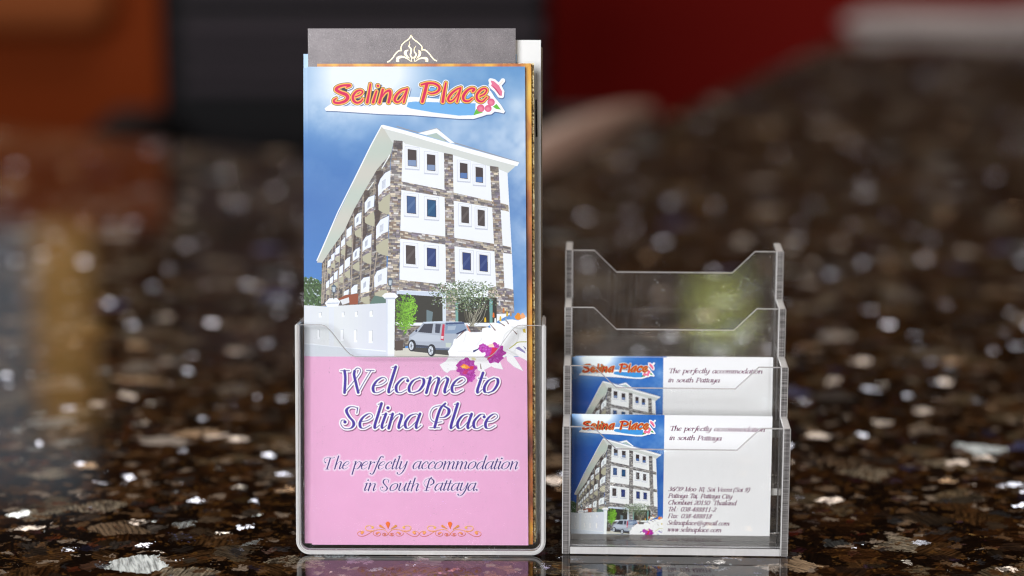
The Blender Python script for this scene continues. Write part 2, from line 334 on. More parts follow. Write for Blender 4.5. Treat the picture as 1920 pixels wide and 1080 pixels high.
    # balconies: (frame, outline) white parapets with a cream soffit below each
    bal = [('A', [(670, 600), (690, 545), (730, 495), (783, 468), (775, 600), (720, 640), (672, 695)]), ('A', [(558, 745), (590, 700), (643, 680), (636, 780), (595, 800), (558, 838)]),
           ('A', [(472, 875), (495, 840), (532, 825), (528, 915), (472, 955)]), ('A', [(405, 975), (450, 938), (448, 1015), (402, 1048)]), ('C', [(360, 80), (395, 40), (392, 108), (355, 138)]),
           ('C', [(312, 145), (350, 112), (346, 182), (308, 200)]), ('C', [(275, 200), (308, 172), (302, 236), (272, 256)]), ('C', [(246, 250), (275, 226), (270, 288), (242, 306)]),
           ('A', [(655, 945), (690, 890), (764, 853), (758, 988), (705, 1010), (653, 1058)]), ('C', [(540, 85), (565, 45), (617, 20), (612, 132), (575, 145), (538, 172)]), ('C', [(458, 180), (478, 152), (517, 130), (513, 215), (457, 252)]),
           ('C', [(390, 248), (410, 225), (437, 210), (432, 288), (388, 320)]), ('C', [(345, 300), (378, 274), (374, 346), (342, 370)]), ('C', [(300, 350), (332, 325), (328, 396), (297, 414)]), ('C', [(265, 395), (295, 370), (290, 430), (262, 446)]),
           ('C', [(232, 430), (262, 404), (258, 466), (230, 484)]),
           ('C', [(638, 380), (662, 333), (750, 298), (746, 442), (690, 450), (640, 474)]), ('C', [(525, 418), (548, 390), (602, 378), (597, 505), (525, 520)]), ('C', [(443, 480), (470, 452), (498, 446), (496, 520), (443, 532)]), ('C', [(382, 508), (427, 485), (423, 532), (380, 542)])]
    for f, P in bal:
        xs = [p[0] for p in P]; ys = [p[1] for p in P]; w = max(xs) - min(xs); h = max(ys) - min(ys)
        bot = [p for p in P if p[1] > min(ys) + .45 * h]; bot.sort()
        if ys[0] < 470 or f == 'A':
            c.poly(q(f, *(bot + [(x, y + h * .28) for x, y in bot[::-1]])), stone(-.3, 2.6, 5, 1.05))
            c.poly(q(f, *([(x, y + h * .28) for x, y in bot] + [(max(xs) - 2, max(ys) + h * .2), (max(xs) - 2, max(ys) + h * .7), (min(xs) + w * .45, max(ys) + h * .62), (min(xs) + w * .05, max(ys) + h * .5)][::1])), (184, 180, 156))
        c.poly(q(f, *P), (236, 240, 250))
        c.stroke(chain([(*q(f, p)[0], .35 * K) for p in P[:len(P) // 2 + 1]]), (96, 112, 150), .7)
        if w > 55:
            for k in range(4):
                x = min(xs) + w * (.33 + .07 * k); c.stroke([((*q(f, (x, min(ys) + h * .42 - k * 5))[0], .28 * K), (*q(f, (x - 2, min(ys) + h * .72 - k * 5))[0], .28 * K))], (90, 104, 128), .85)
    # roof underside at left, beams, front facade
    c.poly(mix(('A', (705, 100), (640, 215), (500, 500), (330, 850), (225, 1080)), ('C', (155, 262), (200, 264), (262, 170)), ('A', (385, 985), (470, 800), (560, 640), (660, 470), (780, 330), (805, 225))), lambda x, y: np.stack([196 + 20 * np.sin(x * 0 + y / (14 * K)) * .3 + 0 * x, 200 + 0 * x, 190 + 0 * x], -1))
    c.stroke(chain([(*q('A', p)[0], 1.1 * K) for p in [(770, 345), (705, 455)]]), (232, 234, 232)); c.stroke(chain([(*q('A', p)[0], .8 * K) for p in [(632, 575), (585, 640)]]), (232, 234, 232))
    c.stroke(chain([(*q('A', p)[0], 1.1 * K) for p in [(700, 100), (612, 262), (465, 560), (330, 830), (223, 1080), (155, 1235)]]), (244, 246, 252))
    c.poly(mix(('A', (872, 220),), ('B', (400, 340), (790, 465), (862, 492), (895, 1080)), ('D', (905, 300), (918, 680), (700, 800), (-60, 800)), ('A', (850, 1500),)), W)
    c.poly(mix(('A', (705, 100),), ('B', (0, 160), (500, 280), (962, 412), (866, 497), (790, 465), (400, 345), (0, 250)), ('A', (870, 225), (790, 240))), lambda x, y: np.stack([212 + 6 * np.sin((y - .25 * x) * 3.5 / K), 216 + 6 * np.sin((y - .25 * x) * 3.5 / K), 212 + 0 * x], -1))
    c.stroke(chain([(*q('B', p)[0], .9 * K) for p in [(-70, 105), (0, 128), (200, 180), (500, 268), (960, 408)]]), (150, 152, 160))
    c.poly(mix(('A', (695, 95), (715, 92)), ('B', (0, 140), (480, 275), (962, 408), (945, 440), (500, 320), (0, 172)), ('A', (712, 122),)), (250, 251, 255))
    c.poly(q('B', (108, 162), (265, 122), (418, 246), (380, 246), (262, 160), (180, 180)), (246, 248, 252)); c.poly(q('B', (182, 182), (264, 160), (350, 238)), (176, 194, 186))
    c.stroke(chain([(*q('B', p)[0], .5 * K) for p in [(108, 160), (265, 120), (300, 140)]]), (166, 168, 178))
    # bands then columns
    for P in [[('B', (-78, 558), (334, 640), (336, 700), (-80, 630))], [('B', (400, 660), (736, 735), (740, 788), (402, 728))], [('B', (795, 745), (868, 766), (876, 822), (805, 808))],
              [('D', (-95, -14), (337, 42), (340, 110), (-98, 52))], [('D', (410, 52), (757, 104), (758, 168), (412, 124))], [('D', (815, 116), (890, 130), (898, 190), (822, 180))],
              [('D', (-105, 400), (345, 450), (348, 510), (-110, 492))]]:
        c.poly(mix(*P), stone(.2))
    c.poly(q('D', (760, 462), (912, 488), (920, 690), (700, 700), (700, 480)), stone(.12))
    for P in [[('A', (803, 222), (878, 228)), ('C', (858, 0), (848, 520), (742, 560), (762, 0)), ('A', (768, 800), (778, 400))], [('B', (326, 328), (401, 342), (415, 1080)), ('D', (422, 440), (345, 430)), ('B', (338, 1000),)], [('B', (714, 436), (786, 446), (820, 1080)), ('D', (842, 600), (768, 480)), ('B', (746, 1040),)]]:
        c.poly(mix(*P), stone(.03, 3.6, 7.5))
    for f, P in [('A', [(803, 222), (878, 228), (878, 300), (800, 300)]), ('B', [(326, 328), (401, 342), (402, 390), (328, 380)]), ('B', [(714, 436), (786, 446), (790, 490), (716, 480)])]: c.poly(q(f, *P), (66, 58, 58), .55)
    # windows
    dk = [(68, 56, 58), (62, 92, 140), (24, 78, 122), (74, 64, 64), (42, 60, 118)]
    for f, (x0, y0, x1, y1), hi, lo in [('B', (20, 300, 95, 440), 0, 1), ('B', (182, 342, 253, 478), 0, 1), ('B', (460, 414, 525, 544), 0, 4), ('B', (592, 449, 655, 577), 0, 4),
            ('B', (12, 692, 90, 838), 1, 1), ('B', (183, 722, 260, 866), 2, 2), ('B', (472, 780, 537, 918), 3, 3), ('B', (610, 808, 670, 942), 3, 3),
            ('D', (5, 118, 85, 275), 3, 3), ('D', (182, 140, 260, 295), 4, 4), ('D', (482, 178, 553, 325), 4, 4), ('D', (625, 197, 695, 337), 4, 4)]:
        s_ = 10
        def qd(e, g=0): return q(f, (x0 - e, y0 - e - s_ * .5), (x1 + e, y0 - e + s_ * .5), (x1 + e + 2, y1 + e + s_ * .4 + g), (x0 - e + 2, y1 + e - s_ * .4 + g))
        c.poly(qd(24, 8), (198, 202, 216)); c.poly(qd(21), W); c.poly(qd(9), (212, 216, 228)); c.poly(qd(6), (246, 248, 252)); c.poly(qd(0), (50, 40, 46)); c.poly(qd(-4), dk[hi])
        if lo != hi: c.poly(q(f, (x0 + 4, y0 + (y1 - y0) * .62), (x1 - 3, y0 + (y1 - y0) * .64), (x1 - 3, y1 - 2), (x0 + 4, y1 - 6)), (128, 148, 184) if lo == 1 else (86, 120, 176))
        else: c.poly(q(f, (x0 + 5, y1 - (y1 - y0) * .35), (x1 - 5, y0 + 20), (x1 - 5, y0 + 50), (x0 + 5, y1 - 10)), (255, 255, 255), .10)
    # ground floor
    c.poly(mix(('C', (740, 560), (870, 520)), ('D', (0, 520), (0, 1000)), ('C', (740, 1040),)), (74, 70, 60))
    c.poly(q('D', (344, 480), (440, 480), (440, 775), (344, 775)), stone(.05))
    c.poly(q('D', (-72, 500), (345, 512), (345, 552), (-72, 530)), (206, 216, 232)); c.poly(q('D', (-60, 528), (312, 552), (320, 770), (-60, 770)), (58, 56, 50)); c.poly(q('D', (180, 660), (235, 680), (225, 770), (180, 770)), (110, 128, 134))
    c.poly(q('D', (438, 548), (772, 560), (772, 772), (438, 770)), (52, 50, 44)); c.poly(q('D', (315, 560), (344, 565), (344, 772), (316, 770)), (214, 224, 234)); c.poly(q('D', (710, 570), (738, 572), (736, 772), (712, 772)), (110, 160, 156)); c.poly(q('D', (425, 600), (447, 600), (447, 772), (425, 772)), (120, 168, 160))
    c.poly(q('D', (-140, 800), (100, 792), (700, 800), (720, 870), (400, 900), (-160, 1000)), stone(0, 3, 6, .8)); c.poly(q('D', (-140, 768), (700, 772), (700, 802), (-140, 792)), (236, 240, 246))
    c.poly(mix(('C', (805, 1000),), ('D', (0, 985), (400, 1000), (420, 1060)), ('C', (805, 1060),)), (206, 204, 192))
    # plumeria tree
    for i in range(26):
        x = rnd.uniform(460, 700); a, b = q('D', (565 + rnd.uniform(-25, 15), 800), (x, rnd.uniform(600, 690))); m = q('D', ((x + 565) / 2 + rnd.uniform(-30, 30), 740))[0]
        c.stroke(chain([(*p, .4 * K) for p in spline([a, m, b], 4)]), rnd.choice([(150, 146, 128), (120, 114, 92), (176, 172, 156)]), .9)
    for i in range(1300):
        x = rnd.triangular(185, 790, 520); y = rnd.triangular(395, 700, 510)
        if y < 400 + abs(x - 520) * .14 or y > 700 - abs(x - 540) * .25: continue
        g = rnd.uniform(.65, 1.25); a = rnd.uniform(0, 6.28); L = rnd.uniform(1.2, 3.2) * K
        x, y = q('D', (x, y))[0]; cc = rnd.choice([(98, 118, 78), (122, 142, 104), (78, 94, 64), (150, 160, 132), (108, 128, 112), (206, 216, 220) if rnd.random() < .6 else (120, 140, 90)])
        c.stroke([((x, y, .9 * K), (x + L * math.cos(a), y + L * math.sin(a) * .7, .35 * K))], tuple(min(255, v * g) for v in cc))
    for x, y, cc in [(675, 740, (232, 186, 30)), (803, 730, (228, 190, 40)), (745, 700, (226, 110, 40)), (760, 745, (240, 240, 240)), (795, 600, (200, 206, 214)), (860, 690, (214, 180, 60)), (830, 660, (200, 120, 60)), (890, 690, (170, 140, 110)), (850, 740, (150, 160, 170))]:
        x, y = q('D', (x, y))[0]; c.stroke([((x, y - 2 * K, 1.4 * K), (x, y + 4 * K, 2 * K))], cc)
    # pot and green bush
    c.poly(q('C', (810, 925), (885, 920), (880, 1005), (818, 1008)), (88, 74, 66)); c.poly(q('C', (808, 560), (822, 560), (818, 1000), (808, 1000)), (70, 64, 54), .6)
    for i in range(900):
        x = rnd.triangular(815, 1015, 900); y = rnd.triangular(520, 880, 690); w_ = 95 * math.sin(math.pi * min(1, max(0, (y - 505) / 330))) ** .6
        if abs(x - 895) > w_ + 18: continue
        sh = (x - 815) / 200 + rnd.uniform(-.5, .6); g = .75 + .35 * sh; x, y = q('C', (x, y))[0]
        c.stroke([((x, y, rnd.uniform(.7, 1.6) * K), (x + rnd.uniform(-2, 2) * K, y + rnd.uniform(-1, 1) * K, .5 * K))], (max(0, min(255, 122 * g)), max(0, min(255, 178 * g)), 52 * max(.4, g)))
    # compound wall
    c.poly(q('C', (330, 572), (400, 536), (505, 525), (500, 615), (430, 618), (424, 562), (350, 580)), (150, 80, 54)); c.poly(q('C', (350, 580), (424, 556), (430, 600), (370, 620)), (226, 228, 232)); c.poly(q('C', (640, 540), (740, 560), (735, 612), (600, 612)), (96, 122, 112))
    c.poly(q('C', (40, 620), (240, 636), (330, 628), (740, 604), (740, 1090), (40, 1090)), lambda x, y: np.stack([220 + 4 * np.sin(x / (30 * K)), 224 + 4 * np.sin(x / (30 * K)), 231 + 0 * x], -1))
    c.poly(q('C', (256, 632), (300, 630), (300, 1000), (256, 980)), (222, 228, 238), .7)
    c.poly(q('C', (40, 940), (280, 970), (740, 1008), (740, 1018), (280, 980), (40, 950)), (238, 243, 250)); c.poly(q('C', (40, 950), (740, 1018), (740, 1090), (40, 1090)), (208, 217, 228), .7)
    for x0, y0, x1, y1 in [(170, 682, 195, 728), (365, 678, 388, 725), (475, 672, 499, 723), (600, 667, 628, 722), (160, 828, 178, 912), (355, 825, 380, 925), (468, 830, 494, 938), (592, 833, 625, 945)]:
        c.poly(q('C', (x0, y0), (x1, y0), (x1, y1), (x0, y1)), (244, 247, 252)); c.poly(q('C', (x1 - 5, y0), (x1, y0), (x1, y1 - 14), (x1 - 5, y1 - 20)), (150, 154, 164), .6); c.poly(q('C', (x0, y0), (x1, y0), (x1, y0 + 6), (x0, y0 + 6)), (168, 174, 186), .5)
    c.poly(q('C', (738, 556), (815, 556), (808, 1066), (738, 1066)), (236, 240, 248)); c.poly(q('C', (738, 556), (752, 556), (752, 1066), (738, 1066)), (214, 220, 232)); c.poly(q('C', (703, 545), (728, 522), (770, 516), (815, 520), (842, 548), (818, 568), (728, 568)), (244, 246, 251)); c.poly(q('C', (728, 560), (818, 560), (814, 572), (732, 572)), (190, 198, 214))
    c.poly(q('C', (222, 605), (258, 565), (320, 560), (352, 592), (333, 634), (240, 640)), (240, 243, 250)); c.poly(q('C', (240, 604), (340, 600), (336, 610), (244, 614)), (196, 204, 220))
    for x, y in [(773, 430), (297, 488)]:
        c.poly(q('C', (x - 20, y - 25), (x, y - 42), (x + 22, y - 25), (x + 16, y + 28), (x - 14, y + 28)), (88, 104, 122)); c.poly(q('C', (x - 12, y - 18), (x + 14, y - 18), (x + 10, y + 22), (x - 9, y + 22)), (186, 196, 206)); c.poly(q('C', (x - 5, y + 28), (x + 6, y + 28), (x + 4, y + 85), (x - 3, y + 85)), (62, 66, 70))
    # the parked car
    def ell(x, y, a, b, n=26): return q('D', *[(x + a * math.cos(t * 2 * math.pi / n), y + b * math.sin(t * 2 * math.pi / n)) for t in range(n)])
    c.poly(q('D', (60, 975), (380, 1000), (400, 1050), (70, 1015)), (70, 68, 66))
    c.poly(q('D', (30, 945), (34, 880), (85, 832), (108, 822), (158, 764), (300, 757), (480, 762), (505, 782), (545, 850), (470, 900), (400, 1000), (255, 1000), (190, 978), (80, 972), (36, 990)), (172, 180, 194))
    c.poly(q('D', (40, 900), (100, 860), (300, 880), (300, 930), (100, 930)), (198, 206, 218), .7); c.poly(q('D', (150, 764), (300, 757), (480, 762), (490, 772), (300, 772), (160, 776)), (206, 218, 234))
    c.poly(q('D', (108, 850), (158, 782), (236, 779), (224, 860)), (64, 66, 78)); c.poly(q('D', (256, 780), (301, 783), (290, 860), (252, 855)), (70, 74, 90)); c.poly(q('D', (340, 770), (496, 764), (500, 780), (342, 786)), (66, 84, 124)); c.poly(q('D', (340, 786), (496, 782), (518, 822), (440, 862), (334, 862)), (132, 152, 180)); c.poly(q('D', (360, 800), (430, 795), (420, 830), (356, 835)), (190, 202, 214), .6)
    c.poly(q('D', (430, 862), (515, 820), (518, 834), (436, 872)), (44, 50, 84)); c.poly(q('D', (316, 782), (334, 786), (326, 922), (299, 916), (308, 850)), (196, 58, 84)); c.poly(q('D', (304, 882), (325, 884), (322, 908), (302, 906)), (236, 206, 214)); c.poly(q('D', (342, 940), (392, 942), (382, 980), (342, 976)), (196, 206, 196)); c.poly(q('D', (90, 828), (104, 830), (98, 848), (84, 846)), (44, 50, 80))
    c.poly(q('D', (75, 955), (195, 965), (192, 985), (78, 975)), (62, 68, 84)); c.poly(q('D', (255, 985), (400, 990), (395, 1004), (256, 1000)), (92, 104, 128))
    for x, y, a, b in [(58, 965, 34, 50), (222, 1004, 36, 52)]:
        c.poly(ell(x, y, a, b), (48, 48, 54)); c.poly(ell(x - 6, y + 2, a * .58, b * .72), (206, 214, 224)); c.poly(ell(x - 6, y + 2, a * .2, b * .25), (110, 116, 124))
        for k in range(5): aa = k * 1.257; p0 = q('D', (x - 6 + 6 * math.cos(aa), y + 2 + 9 * math.sin(aa)))[0]; p1 = q('D', (x - 6 + a * .5 * math.cos(aa), y + 2 + b * .6 * math.sin(aa)))[0]; c.stroke([((*p0, .3 * K), (*p1, .5 * K))], (120, 126, 136), .8)
    c.stroke([((*q('D', (520, 790))[0], K), (*q('D', (545, 846))[0], 1.6 * K))], (214, 140, 120))
    paint_logo(c, T, K, deep)

def paint_logo(c, T, K, deep):
    def g(i, x, y): return T((600, 770)[i] + x / 9.6, 130 + y / 9.6)
    segs = []
    for i, P in LOGO:
        Q = spline([(*g(i, x, y), r / 9.6 * K) for x, y, r in P], 6); Q[:, 2] = np.maximum(Q[:, 2], .2 * K); segs += chain(Q)
    sw = [g(0, *p) for p in [(92, 672), (200, 596), (300, 640), (900, 640)]] + [g(1, *p) for p in [(0, 470), (130, 478), (1150, 560), (1500, 470), (1620, 612), (1690, 725), (1672, 752), (1600, 735), (1512, 722), (1450, 770), (1370, 776), (1300, 802), (1130, 852), (870, 852), (400, 812), (0, 782)]] + [g(0, *p) for p in [(1100, 765), (300, 712), (110, 706)]]
    bud = [g(1, *p) for p in [(1440, 172), (1500, 185), (1590, 262), (1648, 372), (1640, 448), (1600, 440), (1540, 350), (1470, 290), (1442, 255), (1462, 240)]]
    stem = [g(1, *p) for p in [(1590, 262), (1660, 175)]]
    white = [((x0, y0, 5.3 * K + r0), (x1, y1, 5.3 * K + r1)) for (x0, y0, r0), (x1, y1, r1) in segs] + [((*a, .9 * K), (*b, .9 * K)) for a, b in zip(sw, sw[1:] + sw[:1])]
    white += [((*a, 4.2 * K), (*b, 4.2 * K)) for a, b in zip(bud, bud[1:] + bud[:1])] + [((*stem[0], 4 * K), (*stem[1], 4.4 * K))] + [((*g(1, 1400, 400), 6 * K), (*g(1, 1560, 640), 5 * K))]
    sh = [((a[0] + 1.0 * K, a[1] + 1.5 * K, a[2]), (b[0] + 1.0 * K, b[1] + 1.5 * K, b[2])) for a, b in white]
    c.stroke(sh, (40, 60, 110), .75, soft=1.6 * K); c.poly([(x + .8 * K, y + 1.3 * K) for x, y in sw], (40, 60, 110), .7)
    c.stroke(white, (248, 249, 254)); c.poly(sw, (248, 249, 254)); c.poly(bud, (248, 249, 254))
    blue = (112, 176, 232) if not deep else (70, 150, 214)
    c.poly([g(0, *p) for p in [(1590, 560), (1800, 545)]] + [g(1, *p) for p in [(0, 548), (1170, 580), (1160, 790), (870, 800), (400, 742), (0, 672)]] + [g(0, 1560, 640)], blue)
    for P in [[(300, 320), (480, 300), (450, 400), (360, 395)], [(720, 500), (880, 380), (880, 480), (780, 560)], [(980, 480), (1100, 370), (1120, 480), (1040, 560)], [(1240, 400), (1340, 330), (1330, 400), (1260, 430)]]: c.poly([g(1, *p) for p in P], blue)
    for P in [[(400, 300), (500, 300), (480, 400), (380, 340)], [(640, 400), (760, 380), (690, 440)], [(640, 500), (760, 480), (700, 540)], [(800, 360), (1320, 360), (1320, 560), (800, 560)], [(1040, 250), (1110, 250), (1100, 360), (1040, 360)], [(1400, 480), (1520, 380), (1480, 520), (1400, 540)]]: c.poly([g(0, *p) for p in P], (52, 46, 70))
    # leaves and petals
    for P in [[(1180, 680), (1300, 745), (1130, 792)], [(1480, 640), (1545, 590), (1625, 692), (1540, 680)]]: c.poly([g(1, *p) for p in P], (104, 190, 60) if not deep else (60, 150, 70))
    pk = (222, 84, 128)
    for x, y, r in [(1262, 668, 68), (1395, 672, 62), (1448, 560, 66), (1395, 480, 40)]:
        px, py = g(1, x, y); rr = r / 9.6 * K
        c.stroke([((px, py, rr), (px + .01, py, rr))], pk); c.stroke([((px - .5 * K, py + K, rr * .62), (px, py + K, rr * .62))], (240, 146, 166), .8, soft=rr * .7)
    c.poly(bud, (232, 118, 150)); c.poly([g(1, *p) for p in [(1470, 260), (1550, 330), (1620, 440), (1600, 440), (1530, 350)]], (190, 50, 96), .8); c.stroke([((*stem[0], .5 * K), (*stem[1], .35 * K))], (244, 214, 170))
    b, d = c.field(segs, 9 * K)
    g_ = .6 if deep else .3
    c.put(b, c.ink(d, 3.7 * K), (78, 74, 60)); c.put(b, c.ink(d, (3.05 - g_) * K), (253, 178, 92)); c.put(b, c.ink(-d, -1.2 * K) * c.ink(d, 2.3 * K) * .7, (255, 214, 60))
    c.put(b, c.ink(d, (.75 + g_) * K, 1.2 * K), (246, 120, 104) if not deep else (214, 60, 40)); c.put(b, c.ink(d, g_ * 1.1 * K), (214, 8, 84) if not deep else (178, 16, 34))

def paint_orchid(c, T):
    K = T(1000, 500)[0] - T(999, 500)[0]; rnd = random.Random(9)
    def g(*pts): return [T(800 + x / 6.75, 560 + y / 6.75) for x, y in pts]
    Wp = (250, 251, 253)
    c.poly(g((960, 480), (1290, 480), (1290, 705), (1130, 705), (960, 690)), (238, 240, 243))
    for P in [[(270, 750), (285, 690), (272, 640), (330, 560), (345, 490), (390, 470), (410, 425), (520, 378), (560, 400), (700, 395), (705, 350), (770, 335), (810, 345), (800, 280), (880, 275), (960, 300), (920, 262), (990, 250), (1040, 290), (1010, 240), (1080, 235), (1160, 250), (1260, 205), (1290, 210), (1290, 640), (1150, 600), (1010, 700), (900, 790), (690, 900), (640, 820), (420, 780)],
              [(165, 812), (240, 770), (290, 700), (400, 760), (372, 880), (300, 885), (262, 918), (215, 890)], [(1000, 640), (1100, 700), (1200, 850), (1222, 892), (1110, 840), (1020, 760)],
              [(1130, 600), (1290, 640), (1290, 770), (1230, 740), (1130, 690)], [(740, 790), (930, 772), (968, 872), (860, 852)], [(640, 800), (690, 800), (696, 905), (650, 880)]]:
        c.poly(g(*P), Wp)
        c.stroke(chain([(*p, .35 * K) for p in g(*P)]), (214, 218, 226), .6, soft=1.2 * K)
    for P, w in [([(960, 520), (1000, 420), (1100, 350), (1140, 340)], 1.6), ([(1150, 380), (1160, 470), (1120, 560)], .8), ([(400, 640), (520, 640), (600, 660)], 1.0), ([(1020, 620), (1150, 690)], 1.2), ([(700, 480), (640, 560)], .8), ([(1080, 330), (1190, 350), (1290, 330)], 1.4), ([(500, 420), (470, 520)], .7)]:
        c.stroke(chain([(*p, w * K) for p in spline(g(*P), 5)]), (206, 208, 206), .55, soft=2.5 * K)
    c.stroke(chain([(*p, .9 * K) for p in spline(g((1050, 605), (1110, 560), (1160, 525), (1260, 520)), 5)]), (176, 178, 70), .9)
    c.poly(g((1120, 600), (1170, 580), (1250, 650), (1250, 668)), (122, 110, 176), .8); c.poly(g((1215, 360), (1250, 350), (1255, 405), (1225, 400)), (214, 190, 60)); c.poly(g((1220, 570), (1260, 600), (1250, 620)), (80, 80, 130), .8)
    for x, y, r in [(1160, 195, 48), (1215, 190, 36)]: px, py = g((x, y))[0]; c.stroke([((px, py - 3 * K, r / 14 * K), (px, py, r / 7 * K))], (232, 142, 34) if r > 40 else (240, 170, 120))
    for a, b_ in [((800, 290), (868, 372)), ((920, 270), (985, 315)), ((1015, 250), (1035, 290)), ((380, 480), (470, 390)), ((1095, 370), (1140, 420)), ((680, 800), (690, 860))]:
        pa, pb = g(a, b_); c.stroke([((*pa, .35 * K), (*pb, 1.1 * K))], (104, 72, 66), .85)
    pa, pb = g((600, 640), (660, 610)); c.stroke([((*pa, 1.8 * K), (*pb, .8 * K))], (44, 48, 104))
    def lip(cx, cy, R, cols, seed):
        r2 = random.Random(seed)
        P = [(cx + R * (1 + .13 * math.sin(9 * t + seed) + r2.uniform(-.06, .06)) * math.cos(t), cy + R * .98 * (1 + .13 * math.sin(7 * t)) * math.sin(t)) for t in [k * 2 * math.pi / 60 for k in range(60)]]
        c.poly(g(*P), cols[0])
        for k in range(90):
            t = r2.uniform(0, 6.28); ra = R * math.sqrt(r2.random()) * .9; x, y = g((cx + ra * math.cos(t), cy + ra * math.sin(t)))[0]; cc = r2.choice(cols[:4])
            c.stroke([((x, y, r2.uniform(.6, 2.2) * K), (x + r2.uniform(-2, 2) * K, y + r2.uniform(-2, 2) * K, .6 * K))], cc, .55, soft=1.5 * K)
    cols = [(176, 44, 160), (206, 76, 186), (150, 26, 136), (196, 120, 206)]
    lip(860, 665, 128, cols, 2); lip(715, 600, 55, cols, 5)
    c.poly(g((775, 560), (840, 540), (860, 590), (790, 590)), (252, 214, 190)); c.poly(g((830, 590), (900, 600), (850, 690), (760, 760), (820, 650)), (214, 30, 62), .85)
    lip(505, 850, 122, cols, 8); lip(545, 960, 72, cols, 3); c.poly(g((500, 980), (560, 1000), (520, 1055)), cols[0])
    c.poly(g((425, 835), (470, 800), (520, 820), (560, 850), (500, 870)), (252, 150, 40), .95); c.poly(g((440, 835), (480, 820), (500, 850), (450, 860)), (255, 206, 90), .9); c.poly(g((550, 830), (600, 830), (590, 870), (540, 880)), (226, 40, 60), .85); c.poly(g((480, 880), (540, 880), (500, 940), (450, 920)), (214, 40, 90), .6)
    px, py = g((590, 730))[0]; c.stroke([((px, py, 3 * K), (px + 3 * K, py + 2 * K, 2 * K))], (224, 216, 150), .8, soft=2 * K)

